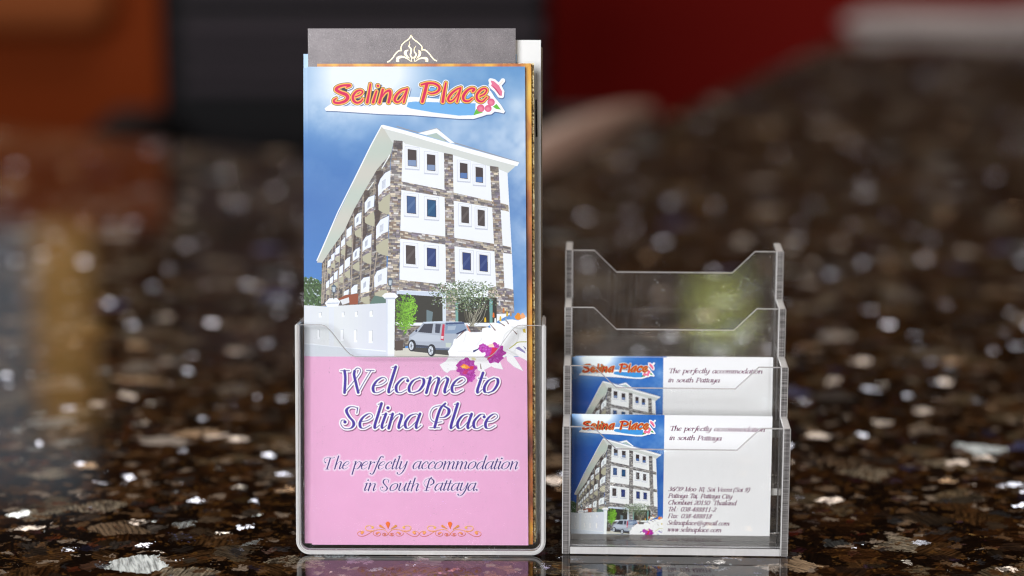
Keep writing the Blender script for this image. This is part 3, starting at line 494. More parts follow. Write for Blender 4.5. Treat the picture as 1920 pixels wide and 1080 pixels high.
def paint_heading(c, T):
    K = T(1000, 500)[0] - T(999, 500)[0]
    def tx(s, x0, x1, base, xh, thin, thick, **k):
        a, b = T(x0, base), T(x1, base); return text_segs(s, a[0], b[0], a[1], xh * K, thin * K, thick * K, **k)
    def pp(o, k, P, thin, thick, force=None): return pen_path([((T(o[0] + x / k, o[1] + y / k)[0]) , (T(o[0] + x / k, o[1] + y / k)[1])) for x, y in P], (0, 0), 1, thin * K, thick * K, None if force is None else force * K)
    def dot(o, k, x, y, r): px, py = T(o[0] + x / k, o[1] + y / k); return [((px, py, r / k * K), (px + .01, py, r / k * K))]
    o = (620, 670); k = 7.2; H = []
    H += pp(o, k, [(190, 160), (200, 260), (190, 455)], .6, 4.4) + pp(o, k, [(190, 455), (325, 290), (396, 190), (404, 145), (370, 122), (335, 145), (318, 200)], .6, 1.2) + pp(o, k, [(325, 165), (320, 220), (345, 330), (375, 455)], 1, 4.4) + pp(o, k, [(375, 455), (455, 310), (545, 160)], .6, .8) + pp(o, k, [(138, 158), (258, 158)], .6, .6) + pp(o, k, [(488, 155), (588, 155)], .6, .6)
    H += tx('elcome', 695.5, 870.5, 733.3, 28.4, .6, 4.6, slant=.27) + tx('to', 794.5, 932, 733.3, 28.4, .6, 4.6, slant=.27)[:0]
    H += tx('to', 890.5, 932, 733.3, 28.4, .6, 4.6, slant=.27)
    H += pp(o, k, [(368, 662), (356, 735)], .6, 1) + pp(o, k, [(366, 672), (330, 652), (262, 652), (216, 700), (250, 780), (306, 848), (312, 900), (270, 942), (190, 944), (142, 890), (150, 835), (190, 830)], .7, 4.8) + dot(o, k, 196, 856, 19)
    H += tx('elina', 671, 786, 800.6, 27.2, .6, 4.6, slant=.27)
    o2 = (780, 670)
    H += pp(o2, k, [(398, 602), (340, 660), (300, 760), (255, 925)], .8, 4.6) + pp(o2, k, [(352, 850), (270, 858), (208, 820), (194, 740), (232, 665), (310, 635), (390, 640)], .6, .9) + pp(o2, k, [(390, 640), (444, 682), (440, 740), (390, 786), (325, 795)], .8, 5.2) + pp(o2, k, [(190, 932), (322, 932)], .6, .6)
    H += tx('lace', 841.5, 931, 800.6, 27.2, .6, 4.6, slant=.27)
    b, d = c.field(H, 9 * K)
    D = [((a[0] + 1.1 * K, a[1] + 1.5 * K, a[2]), (e[0] + 1.1 * K, e[1] + 1.5 * K, e[2])) for a, e in H]
    b2, d2 = c.field(D, 9 * K)
    c.put(b2, c.ink(d2, 3.3 * K, 1.6 * K) * .85, (92, 40, 80)); c.put(b, c.ink(d, 3.2 * K), (250, 248, 254)); c.put(b, c.ink(d, .55 * K) * .55, (60, 60, 90)); c.put(b, c.ink(d, 0), (62, 36, 158))
    o3 = (600, 840); k3 = 9.6; G = []
    G += pp(o3, k3, [(100, 250), (78, 215), (95, 175), (150, 160), (240, 165), (272, 148)], .5, .9) + pp(o3, k3, [(190, 168), (160, 270), (130, 365)], .8, 2.2) + pp(o3, k3, [(95, 369), (168, 369)], .4, .4) + dot(o3, k3, 100, 248, 11)
    G += tx('he', 626, 653.5, 878, 14.2, .4, 2.2, slant=.3) + tx('perfectly', 661.5, 761, 878, 14.2, .4, 2.2, slant=.3) + tx('accommodation', 773, 970, 877.6, 14.2, .4, 2.2, slant=.3)
    G += tx('in', 682, 704, 919, 14, .4, 2.2, slant=.3) + tx('outh', 730, 784.5, 919, 14, .4, 2.2, slant=.3) + tx('attaya.', 814, 899, 918.4, 14, .4, 2.2, slant=.3)
    G += pp(o3, k3, [(1245, 560), (1235, 605)], .4, .8) + pp(o3, k3, [(1242, 570), (1205, 545), (1160, 560), (1145, 610), (1180, 660), (1215, 710), (1190, 755), (1140, 765), (1098, 735), (1100, 695), (1130, 690)], .4, 2.3) + dot(o3, k3, 1133, 696, 11)
    o4 = (780, 840)
    G += pp(o4, k3, [(282, 515), (245, 560), (220, 640), (188, 752)], .6, 2.3) + pp(o4, k3, [(262, 695), (200, 695), (155, 650), (150, 600), (190, 550), (250, 535), (290, 540)], .35, .5) + pp(o4, k3, [(290, 540), (322, 575), (318, 620), (265, 655)], .6, 2.6) + pp(o4, k3, [(155, 754), (235, 754)], .35, .35)
    b, d = c.field(G, 10 * K)
    c.put(b, c.ink(d, 2.4 * K, 4.6 * K) * .95, (246, 240, 252)); c.put(b, c.ink(d, .15 * K), (52, 24, 112))
    # flourish under the text
    def fl(x0, mir, sc=1.0):
        def t(x, y):
            x = 505 + (x - 505) * mir + x0; return T(660 + x / 7.385, 960 + y / 7.385)
        for P, r0, r1 in [([(140, 290), (160, 272), (130, 262), (90, 280), (80, 305), (110, 332), (170, 332), (235, 300), (300, 258), (380, 240), (450, 245), (505, 295)], 2.6, .45),
                          ([(285, 215), (300, 205), (255, 188), (205, 195), (190, 225), (220, 258), (290, 262)], 2.0, .9), ([(345, 298), (375, 280), (400, 300), (380, 328), (330, 328), (296, 300), (310, 262)], 2.0, .45), ([(455, 312), (470, 298), (440, 292), (425, 312), (450, 330), (490, 318), (505, 295)], 1.6, .5)]:
            Q = spline([t(*p) for p in P], 6); n = len(Q); rr = np.interp(np.arange(n), [0, 3, 8, n - 1], [r0, r0 * .8, .45, r1]) * K
            c.stroke(chain(np.column_stack([Q + [.3 * K, .55 * K], rr])), (158, 66, 60), .8)
            for i, sgm in enumerate(chain(np.column_stack([Q, rr]))):
                yb = (sgm[0][1] - t(0, 180)[1]) / (t(0, 335)[1] - t(0, 180)[1]); col = (250, 214 - 70 * max(0, yb), 92 - 10 * yb) if yb < .7 else (222, 120, 92)
                c.stroke([sgm], col)
    for x0 in (0, 860):
        fl(x0, 1); fl(x0, -1)
        def t(x, y): return T(660 + (x + x0) / 7.385, 960 + y / 7.385)
        for (xa, ya, ra), (xb, yb, rb), col in [((500, 160, 30), (503, 225, 4), (244, 112, 26)), ((395, 190, 16), (465, 232, 3), (232, 150, 50)), ((610, 190, 16), (540, 236, 3), (226, 156, 60))]:
            A_, B_ = t(xa, ya), t(xb, yb); ra *= K / 7.385; rb *= K / 7.385
            c.stroke([((A_[0] + .5 * K, A_[1] + .6 * K, ra), (B_[0] + .4 * K, B_[1] + .5 * K, rb))], (120, 60, 50), .8); c.stroke([((*A_, ra), (*B_, rb))], col)

def art_brochure(S=3.0):
    c = Canvas(408, 900, S, (236, 176, 214))
    def T(x, y):
        xl = 576 + (y - 122) * .0105; xr = 984.3 + (y - 122) * .0073; return ((x - xl) / (xr - xl) * 408, y - 122)
    c.a *= (1 + .02 * (noise2(c.H, c.W, 60, 2, 4) - .5))[..., None]
    paint_photo(c, T); b = c.box(0, 543.5, 408, 900)
    n = (1 + .02 * (noise2(b[3] - b[1], b[2] - b[0], 90, 2, 3) - .5))[..., None]
    c.a[b[1]:b[3]] = np.array([236, 176, 214]) / 255 * n[:, :c.a.shape[1]]
    paint_orchid(c, T); paint_heading(c, T)
    return c.a

def art_card(S=6.0, dy=0.0):
    c = Canvas(376, 228, S, (250, 249, 250))
    pic = Canvas(174, 228, S, (250, 249, 250))
    k = 174 / 408.
    def T(x, y):
        xl = 576 + (y - 122) * .0105; xr = 984.3 + (y - 122) * .0073; return ((x - xl) / (xr - xl) * 174, (y - 122) * .419)
    paint_photo(pic, T, deep=.8); paint_orchid(pic, T)
    pic.a = np.clip((pic.a - .5) * 1.12 + .5, 0, 1)
    c.a[:pic.H, :pic.W] = pic.a; c.a[pic.H:] = np.array([250, 249, 250]) / 255
    ink = (96, 16, 66)
    def line(words, base, xh, th=1.25):
        th *= 1.25
        for s, x0, x1 in words: c.stroke(text_segs(s, x0 - 1071, x1 - 1071, base - 777, xh, .62, th, slant=.3), ink)
    line([('The', 1255, 1277), ('perfectly', 1282, 1332), ('accommodation', 1338, 1433)], 806, 5.3, 1.35)
    line([('in', 1254.5, 1264), ('south', 1270, 1302), ('Pattaya', 1307, 1352)], 823.5, 5.3, 1.35)
    L = [[('36/39', 1254, 1281), ('Moo', 1285, 1306), ('10,', 1310.5, 1323), ('Soi', 1327, 1342), ('Veera', 1346, 1373), ('(Soi', 1376.5, 1394), ('9)', 1398, 1406)],
         [('Pattaya', 1254, 1290), ('Tai,', 1295, 1310), ('Pattaya', 1315, 1351), ('City', 1355, 1374)], [('Chonburi', 1254, 1299), ('20150', 1303, 1332), ('Thailand', 1339, 1382)],
         [('Tel.:', 1254, 1273), ('038-488811-2', 1278, 1344)], [('Fax:', 1254, 1274), ('038-488818', 1279, 1336)], [('Selinaplace@gmail.com', 1253, 1370)], [('www.selinaplace.com', 1253.5, 1355)]]
    for i, w in enumerate(L): line(w, 920.5 + 12.9 * i, 5.1, 1.15)
    return c.a
# ---------------------------------------------------------------- materials
def print_image(name, a):
    h, w = a.shape[:2]; im = bpy.data.images.new(name, w, h, alpha=False)
    px = np.ones((h, w, 4), np.float32); px[..., :3] = np.clip(a[::-1], 0, 1); im.pixels.foreach_set(px.ravel()); im.update(); im.pack(); return im
def printed(name, im, rough=.32):
    t = NT(name); uv = t.n('ShaderNodeTexCoord').outputs['UV']; tx = t.n('ShaderNodeTexImage', interpolation='Linear', extension='EXTEND'); tx.image = im; t.l(uv, tx.inputs[0])
    co = t.n('ShaderNodeTexCoord').outputs['Object']; nz = t.n('ShaderNodeTexNoise', i_Scale=900., i_Detail=3.); t.l(co, nz.inputs['Vector'])
    c = t.mix(t.math('MULTIPLY', nz.outputs[0], .02), tx.outputs[0], (.5, .5, .52))
    p = t.n('ShaderNodeBsdfPrincipled', i_Roughness=rough); p.inputs['Specular IOR Level'].default_value = .22; t.l(c, p.inputs['Base Color'])
    return t.done(p.outputs[0])
def acrylic(name, haze=.04, dust=.5):
    t = NT(name); co = t.n('ShaderNodeTexCoord').outputs['Object']
    fr = t.n('ShaderNodeFresnel', i_IOR=1.49); tr = t.n('ShaderNodeBsdfTransparent'); tr.inputs[0].default_value = (.995, .995, .99, 1)
    gl = t.n('ShaderNodeBsdfGlossy', i_Roughness=.02); base = t.mixs(fr.outputs[0], tr.outputs[0], gl.outputs[0])
    v = t.n('ShaderNodeTexVoronoi', i_Scale=900., i_Randomness=1.); t.l(co, v.inputs['Vector'])
    sep = t.n('ShaderNodeSeparateColor'); t.l(v.outputs['Color'], sep.inputs[0])
    spot = t.math('MULTIPLY', t.ramp(v.outputs['Distance'], [(0, 1.), (.20, 1.), (.30, 0.)]), t.ramp(sep.outputs[0], [(.88, 0.), (.90, 1.)]))
    cl = t.n('ShaderNodeTexNoise', i_Scale=60., i_Detail=2.); t.l(co, cl.inputs['Vector']); spot = t.math('MULTIPLY', spot, t.ramp(cl.outputs[0], [(.42, 0.), (.62, 1.)]))
    mp = t.n('ShaderNodeMapping'); mp.inputs['Scale'].default_value = (1500, 1500, 60); mp.inputs['Rotation'].default_value = (0, .2, .1); t.l(co, mp.inputs[0])
    sc = t.n('ShaderNodeTexNoise', i_Scale=1., i_Detail=2.); t.l(mp.outputs[0], sc.inputs['Vector'])
    f = t.math('ADD', t.math('MULTIPLY', spot, dust), t.math('MULTIPLY', t.ramp(sc.outputs[0], [(.40, .4), (.75, 1.6)]), haze))
    d = t.n('ShaderNodeBsdfDiffuse'); d.inputs[0].default_value = (.75, .74, .73, 1); tl = t.n('ShaderNodeBsdfTranslucent'); tl.inputs[0].default_value = (.7, .7, .7, 1)
    return t.done(t.mixs(f, base, t.mixs(.35, d.outputs[0], tl.outputs[0])))
def cut_edge(name, ribs=True, col=(.62, .58, .56), see=.35, rough=.25):
    t = NT(name); co = t.n('ShaderNodeTexCoord').outputs['Object']
    mp = t.n('ShaderNodeMapping'); mp.inputs['Scale'].default_value = (40, 40, 1300) if ribs else (300, 300, 300); t.l(co, mp.inputs[0])
    nz = t.n('ShaderNodeTexNoise', i_Scale=1., i_Detail=4.); t.l(mp.outputs[0], nz.inputs['Vector'])
    m2 = t.n('ShaderNodeMapping'); m2.inputs['Scale'].default_value = (900, 900, 12); t.l(co, m2.inputs[0])
    n2 = t.n('ShaderNodeTexNoise', i_Scale=1., i_Detail=2.); t.l(m2.outputs[0], n2.inputs['Vector'])
    k = t.ramp(nz.outputs[0], [(.36, .78), (.64, 1.12)] if ribs else [(.3, .97), (.7, 1.03)]); k2 = t.ramp(n2.outputs[0], [(.38, .75), (.62, 1.15)] if ribs else [(.3, .97), (.7, 1.02)])
    c = t.mix(1., t.mix(1., col, k, 'MULTIPLY'), k2, 'MULTIPLY')
    d = t.n('ShaderNodeBsdfDiffuse'); t.l(c, d.inputs[0]); tl = t.n('ShaderNodeBsdfTranslucent'); t.l(c, tl.inputs[0])
    tr = t.n('ShaderNodeBsdfTransparent'); tr.inputs[0].default_value = (.9, .89, .88, 1); gl = t.n('ShaderNodeBsdfGlossy', i_Roughness=rough); fr = t.n('ShaderNodeFresnel', i_IOR=1.49)
    b = t.n('ShaderNodeBump', i_Strength=.5 if ribs else .06, i_Distance=.0003); t.l(nz.outputs[0], b.inputs['Height']); t.l(b.outputs[0], gl.inputs['Normal']); t.l(b.outputs[0], d.inputs['Normal'])
    s = t.mixs(.4 if ribs else .22, d.outputs[0], tl.outputs[0]); s = t.mixs(t.math('MULTIPLY', t.ramp(nz.outputs[0], [(.4, 1.), (.6, .5)] if ribs else [(.4, 1.), (.6, .95)]), see), s, tr.outputs[0])
    return t.done(t.mixs(fr.outputs[0], s, gl.outputs[0]))
def granite():
    t = NT('polished_granite'); co = t.n('ShaderNodeTexCoord').outputs['Object']
    wn = t.n('ShaderNodeTexNoise', i_Scale=120., i_Detail=4.); t.l(co, wn.inputs['Vector'])
    wv = t.n('ShaderNodeVectorMath', operation='SCALE'); wv.inputs['Scale'].default_value = .013; sb = t.n('ShaderNodeVectorMath', operation='SUBTRACT'); sb.inputs[1].default_value = (.5, .5, .5)
    t.l(wn.outputs['Color'], sb.inputs[0]); t.l(sb.outputs[0], wv.inputs[0]); ad = t.n('ShaderNodeVectorMath', operation='ADD'); t.l(co, ad.inputs[0]); t.l(wv.outputs[0], ad.inputs[1]); P = ad.outputs[0]
    w2 = t.n('ShaderNodeTexNoise', i_Scale=650., i_Detail=3.); t.l(co, w2.inputs['Vector']); w3 = t.n('ShaderNodeVectorMath', operation='SUBTRACT'); w3.inputs[1].default_value = (.5, .5, .5); t.l(w2.outputs['Color'], w3.inputs[0])
    w4 = t.n('ShaderNodeVectorMath', operation='SCALE'); w4.inputs['Scale'].default_value = .006; t.l(w3.outputs[0], w4.inputs[0]); w5 = t.n('ShaderNodeVectorMath', operation='ADD'); t.l(P, w5.inputs[0]); t.l(w4.outputs[0], w5.inputs[1]); P = w5.outputs[0]
    def vor(scale, vec=None, sx=1.0):
        mp = t.n('ShaderNodeMapping'); mp.inputs['Scale'].default_value = (1, sx, 1); t.l(vec or P, mp.inputs[0])
        v = t.n('ShaderNodeTexVoronoi', i_Scale=scale, i_Randomness=1.); t.l(mp.outputs[0], v.inputs['Vector']); s = t.n('ShaderNodeSeparateColor'); t.l(v.outputs['Color'], s.inputs[0]); return v, s
    v1, s1 = vor(50, sx=1.2); v2, s2 = vor(210); v3, s3 = vor(120); v4, s4 = vor(480)
    big = t.ramp(s1.outputs[0], [(0, (.006, .003, .0015)), (.45, (.014, .006, .002)), (.64, (.034, .015, .005)), (.78, (.060, .034, .015)), (.88, (.12, .105, .075)), (.955, (.25, .25, .22))], 'CONSTANT')
    # striations inside the crystals, each crystal its own direction
    vr = t.n('ShaderNodeVectorRotate', rotation_type='Z_AXIS'); t.l(co, vr.inputs['Vector']); t.l(t.math('MULTIPLY', s1.outputs[1], 3.1), vr.inputs['Angle'])
    ms = t.n('ShaderNodeMapping'); ms.inputs['Scale'].default_value = (90, 750, 1); t.l(vr.outputs[0], ms.inputs[0])
    st = t.n('ShaderNodeTexNoise', i_Scale=1., i_Detail=4.); t.l(ms.outputs[0], st.inputs['Vector'])
    c = t.mix(1., big, t.ramp(st.outputs[0], [(.36, .2), (.5, .8), (.64, 1.6)]), 'MULTIPLY')
    sm = t.ramp(s2.outputs[0], [(0, (0, 0, 0)), (.84, (.08, .038, .014)), (.90, (.15, .10, .06)), (.96, (.32, .30, .28))], 'CONSTANT'); smf = t.ramp(s2.outputs[0], [(.83, 0.), (.84, .8)], 'CONSTANT')
    c = t.mix(smf, c, sm)
    tiny = t.ramp(s4.outputs[0], [(.93, 0.), (.94, .7)], 'CONSTANT'); c = t.mix(tiny, c, (.16, .085, .022))
    nn = t.n('ShaderNodeTexNoise', i_Scale=700., i_Detail=3.); t.l(co, nn.inputs['Vector']); c = t.mix(1., c, t.ramp(nn.outputs[0], [(.3, .55), (.7, 1.5)]), 'MULTIPLY')
    c = t.mix(1., c, (.76, .62, .50), 'MULTIPLY')
    p = t.n('ShaderNodeBsdfPrincipled', i_Roughness=.06, i_IOR=1.56); t.l(c, p.inputs['Base Color'])
    fb = t.n('ShaderNodeTexNoise', i_Scale=30., i_Detail=2.); t.l(co, fb.inputs['Vector']); bp = t.n('ShaderNodeBump', i_Strength=.03, i_Distance=.001); t.l(fb.outputs[0], bp.inputs['Height']); t.l(bp.outputs[0], p.inputs['Normal'])
    # labradorite flakes: tilted mirror-like facets inside the stone
    def flakes(v, s, thr, k, rough, seedcol):
        n = t.n('ShaderNodeVectorMath', operation='SUBTRACT'); t.l(v.outputs['Color'], n.inputs[0]); n.inputs[1].default_value = (.5, .5, .5)
        n2 = t.n('ShaderNodeVectorMath', operation='MULTIPLY'); t.l(n.outputs[0], n2.inputs[0]); n2.inputs[1].default_value = (k, k, 0)
        n3 = t.n('ShaderNodeVectorMath', operation='ADD'); t.l(n2.outputs[0], n3.inputs[0]); n3.inputs[1].default_value = (0, 0, 1); n4 = t.n('ShaderNodeVectorMath', operation='NORMALIZE'); t.l(n3.outputs[0], n4.inputs[0])
        g = t.n('ShaderNodeBsdfGlossy', i_Roughness=rough); t.l(n4.outputs[0], g.inputs['Normal'])
        cc = t.ramp(s.outputs[1], seedcol, 'CONSTANT'); cc = t.mix(1., cc, t.ramp(st.outputs[0], [(.36, .3), (.6, 1.)]), 'MULTIPLY'); t.l(cc, g.inputs[0])
        edge = t.n('ShaderNodeTexNoise', i_Scale=420., i_Detail=3.); t.l(co, edge.inputs['Vector'])
        f = t.ramp(t.math('ADD', s.outputs[2], t.math('MULTIPLY', t.math('SUBTRACT', edge.outputs[0], .5), .12)), [(thr, 0.), (thr + .01, .85)]); return g.outputs[0], f
    cols = [(0, (.40, .35, .31)), (.22, (.24, .17, .11)), (.42, (.56, .63, .66)), (.58, (.28, .32, .70)), (.64, (.22, .14, .09)), (.82, (.56, .47, .37)), (.94, (.55, .34, .12))]
    cols2 = [(0, (.75, .80, .95)), (.4, (.9, .86, .80)), (.7, (.50, .55, 1.0)), (.85, (1.0, .75, .40))]
    sh = p.outputs[0]
    g1, f1 = flakes(v3, s3, .89, 1.8, .22, cols); g2, f2 = flakes(v1, s1, .92, 1.4, .36, cols); g3, f3 = flakes(v2, s2, .932, 1.8, .12, cols2)
    gl = t.mixs(f1, sh, g1); gl = t.mixs(f2, gl, g2); gl = t.mixs(f3, gl, g3)
    coat = t.n('ShaderNodeBsdfGlossy', i_Roughness=.06); coat.inputs[0].default_value = (1, 1, 1, 1); t.l(bp.outputs[0], coat.inputs['Normal']); fr = t.n('ShaderNodeFresnel', i_IOR=1.56)
    fm = t.math('MINIMUM', t.math('ADD', t.math('ADD', f1, f2), f3), 1.)
    return t.done(t.mixs(t.math('MULTIPLY', fr.outputs[0], fm), gl, coat.outputs[0]))

IM_B = print_image('brochure_print', art_brochure()); IM_C = print_image('card_print', art_card())
M_bro = printed('brochure_print', IM_B, .42); M_card = printed('card_print', IM_C, .4)
M_paper = simple('white_paper', (.90, .89, .87), .6, var=.03); M_cream = simple('cream_paper', (.72, .68, .62), .6); M_tan = simple('tan_card', (.50, .38, .26), .6)
M_clear = acrylic('clear_acrylic', .03, .55); M_clear3 = acrylic('clear_acrylic_plate', .008, .08); M_clear2 = acrylic('clear_moulded_acrylic', .012, .15)
M_rib = cut_edge('sawn_acrylic_edge', True, (.46, .43, .42), .5); M_lit = cut_edge('lit_acrylic_edge', False, (.96, .93, .91), .16, .07)  # second one: light caught in the acrylic edges put into a near-white colour
M_edge = cut_edge('plate_rim', False, (.52, .50, .50), .15)
M_gran = granite()

# ---------------------------------------------------------------- structure: counter, floor, wall
def prism(name, pts, z0, z1, mat, **k):
    n = len(pts); V = [(x, y, z0) for x, y in pts] + [(x, y, z1) for x, y in pts]
    bm = bmesh.new(); vs_ = [bm.verts.new(v) for v in V]; bm.faces.new(vs_[:n][::-1]); bm.faces.new(vs_[n:])
    for i in range(n): bm.faces.new((vs_[i], vs_[(i + 1) % n], vs_[(i + 1) % n + n], vs_[i + n]))
    top = [e for e in bm.edges if e.verts[0].co.z == z1 and e.verts[1].co.z == z1]
    bmesh.ops.bevel(bm, geom=top, offset=.004, segments=3, affect='EDGES')
    return link(name, bm_mesh(name, bm), None, [mat], **k)
CT = [(-1.6, -1.35), (1.7, -1.35), (1.7, 2.45), (.575, 2.58), (.024, 1.066), (-1.6, 2.0)]
prism('countertop', CT, -.035, 0, M_gran, kind='structure')
prism('counter_base', [(-1.5, -1.25), (1.6, -1.25), (1.6, 2.2), (.60, 2.38), (.05, .93), (-1.5, 1.85)], -1.10, -.0351, simple('dark_wood_counter', (.05, .022, .012), .4, .2, 40), kind='structure')
bm = bmesh.new(); bm_box(bm, -6, 6, -5, 6.5, -1.12, -1.10); link('floor', bm_mesh('floor', bm), None, [simple('brown_floor', (.06, .035, .025), .25, 0, 8)], kind='structure')
bm = bmesh.new(); bm_box(bm, -6, 6, 6.2, 6.3, -1.10, 2.4); link('back_wall', bm_mesh('back_wall', bm), None, [simple('dark_wall', (.060, .024, .008), .7, 0, 6, .25)], kind='structure')

# ---------------------------------------------------------------- blurred furniture beyond the counter
def cushion(name, x0, x1, y0, y1, z0, z1, bev, mat, parent, label=None):
    bm = bmesh.new(); bm_box(bm, x0, x1, y0, y1, z0, z1, bev, 4); o = link(name, bm_mesh(name, bm, True), parent, [mat])
    if label: o['label'] = label
    return o
M_or = simple('rust_fabric', (.24, .036, .002), .8, .3, 500, .15, 0, .2); M_or2 = simple('faded_rust_fabric', (.34, .09, .024), .8, .3, 500, .15, 0, .2); M_red = simple('dark_red_fabric', (.24, .005, .002), .8, .3, 500, .15, 0, .2); M_red2 = simple('red_fabric', (.2, .005, .002), .8, .3, 500, .15, 0, .2)
M_lea = simple('black_leather', (.005, .004, .005), .6, .3, 300, spec=.2); M_lea2 = simple('grey_fabric', (.046, .037, .044), .85, .3, 300, spec=.15); M_wood = simple('tan_wood', (.30, .185, .14), .5, .1, 60, .3); M_dark = simple('black_plastic', (.008, .007, .007), .5)
s = empty('sofa', (-.95, 2.35, -1.1), .05, label='rust orange sofa, blurred, beyond the left end of the dark granite counter', category='sofa')
cushion('seat', -.55, .46, -.28, .42, .30, .62, .06, M_or, s); cushion('backrest', -.55, .46, .36, .62, .40, 1.46, .08, M_or, s)
cushion('pillow', -.12, .33, .26, .38, 1.072, 1.32, .05, M_or2, s, 'paler orange cushion at the top left of the sofa')
for sx in (-.62, .44): cushion('armrest', sx, sx + .14, -.30, .60, .34, .92, .05, M_or, s)
for sx in (-.5, .42):
    for sy in (-.2, .5): cushion('leg', sx - .02, sx + .02, sy - .02, sy + .02, 0, .33, .004, M_dark, s)
ch = empty('office_chair', (-.19, 1.78, -1.1), 0, label='black and grey ribbed office chair with its back behind the brochures', category='chair')
bm = bmesh.new(); bm_box(bm, -.235, .235, -.02, .05, 1.00, 1.46, .03, 4); link('backrest', bm_mesh('backrest', bm, True), ch, [M_lea])
for z0, z1 in ((1.155, 1.180), (1.122, 1.142), (1.092, 1.110), (1.20, 1.26), (1.29, 1.35), (1.38, 1.43)):
    bm = bmesh.new(); bm_box(bm, -.205, .225, -.045, -.015, z0, z1, .007, 4); link('back_pad', bm_mesh('back_pad', bm, True), ch, [M_lea2])
cushion('seat', -.26, .25, -.50, .0, .88, .99, .045, M_lea, ch)
for sx in (-.30, .22): cushion('armrest', sx, sx + .09, -.42, .02, 1.03, 1.068, .016, M_lea, ch); cushion('arm_support', sx + .03, sx + .055, -.28, -.22, .93, 1.035, .005, M_dark, ch)
cushion('post', -.03, .03, -.28, -.22, .12, .88, .01, M_dark, ch)
for k in range(5):
    a = k * 2 * math.pi / 5; bm = bmesh.new(); bm_box(bm, -.02, .30, -.02, .02, .06, .11, .01); bmesh.ops.rotate(bm, verts=bm.verts, cent=(0, 0, 0), matrix=Matrix.Rotation(a, 3, 'Z')); bmesh.ops.translate(bm, verts=bm.verts, vec=(0, -.25, 0)); link('foot', bm_mesh('foot', bm, True), ch, [M_dark])
rc = empty('armchair', (.42, 3.15, -1.1), 0, label='dark red armchair with tan wooden armrest beyond the corner of the counter', category='armchair')
cushion('backrest', -.46, .62, .02, .30, .40, 1.20, .07, M_red, rc); cushion('seat', -.42, .60, -.55, .05, .35, .62, .05, M_red, rc); cushion('side_panel', -.50, -.455, -.40, .28, .30, 1.16, .02, M_red2, rc)
for sx in (-.40, .50):
    for sy in (-.5, .2): cushion('leg', sx - .02, sx + .02, sy - .02, sy + .02, 0, .36, .004, M_wood, rc)
def tube_mesh(name, P, rad, flat=1.0, seg=14):
    V = []; F = []; P = [Vector(p) for p in P]
    for i, p in enumerate(P):
        d = (P[min(i + 1, len(P) - 1)] - P[max(i - 1, 0)]).normalized(); a = d.cross(Vector((0, 0, 1))).normalized(); b = a.cross(d)
        for j in range(seg):
            t_ = 2 * math.pi * j / seg; V.append(p + a * math.cos(t_) * rad[i] * flat + b * math.sin(t_) * rad[i])
    for i in range(len(P) - 1):
        for j in range(seg): F.append((i * seg + j, i * seg + (j + 1) % seg, (i + 1) * seg + (j + 1) % seg, (i + 1) * seg + j))
    F += [tuple(range(seg))[::-1], tuple(range((len(P) - 1) * seg, len(P) * seg))]
    return mesh(name, V, F, smooth=True)
ar = link('armrest', tube_mesh('armrest', [(-.46, -1.95, 1.05), (-.395, -1.86, 1.075), (-.36, -1.80, 1.083), (-.325, -1.73, 1.090), (-.295, -1.66, 1.093), (-.268, -1.58, 1.088), (-.255, -1.53, 1.05), (-.25, -1.50, .90)], [.022, .031, .031, .026, .019, .014, .012, .012], .8), rc, [M_wood]); ar['label'] = 'tan wooden armrest'
pl = empty('streak_lamp', (-1.125, 4.6, -1.1), 0, label='unseen amber lamp added for the streak it mirrors in the left of the counter', category='lamp')  # unseen glowing column, added and shaped for the amber streak in the granite
t = NT('streak_glow'); em = t.n('ShaderNodeEmission', i_Strength=.52); em.inputs[0].default_value = (1.0, .56, .18, 1); M_amb = t.done(em.outputs[0])
cushion('lamp_shade', -.06, .06, -.06, .06, 1.70, 2.32, .012, M_amb, pl); cushion('pole', -.008, .008, -.008, .008, .03, 1.70, .002, M_dark, pl); cushion('base', -.12, .12, -.12, .12, 0, .03, .01, M_dark, pl)
wd = empty('window', (-1.62, 5.9, -1.1), 0, label='pale grey window in the wall far behind the left of the counter', category='window')
t = NT('grey_daylight_pane'); em = t.n('ShaderNodeEmission', i_Strength=.25); em.inputs[0].default_value = (.78, .88, 1.0, 1); M_win = t.done(em.outputs[0])
cushion('pane', -.30, .30, 0, .01, 1.6, 2.9, .001, M_win, wd)
for x0, x1, z0, z1 in ((-.34, -.30, 1.56, 2.94), (.30, .34, 1.56, 2.94), (-.30, .30, 1.56, 1.6), (-.30, .30, 2.9, 2.94)): cushion('frame', x0, x1, -.02, .03, z0, z1, .003, M_dark, wd)
# pale folded cloth at the far end of the counter
bm = bmesh.new(); N = 26
rr = random.Random(2); top = [[bm.verts.new((.50 + .62 * i / N, 2.43 + .09 * j / 6 - .04 * i / N, .020 + .006 * math.sin(i * .7 + j) * .5 + .006 * (i / N) + (.0 if 0 < j < 6 and 0 < i < N else -.012))) for j in range(7)] for i in range(N + 1)]
bot = [[bm.verts.new((v.co.x, v.co.y, .001)) for v in r_] for r_ in top]
for i in range(N):
    for j in range(6): bm.faces.new((top[i][j], top[i + 1][j], top[i + 1][j + 1], top[i][j + 1])); bm.faces.new((bot[i][j + 1], bot[i + 1][j + 1], bot[i + 1][j], bot[i][j]))
for i in range(N):
    for j in (0, 6): bm.faces.new((top[i][j], top[i + 1][j], bot[i + 1][j], bot[i][j]))
for j in range(6):
    for i in (0, N): bm.faces.new((top[i][j], top[i][j + 1], bot[i][j + 1], bot[i][j]))
link('folded_cloth', bm_mesh('folded_cloth', bm, True), None, [simple('pale_cloth', (.42, .36, .35), .8, .2, 200)], label='pale folded cloth, blurred, at the far right end of the counter', category='cloth')

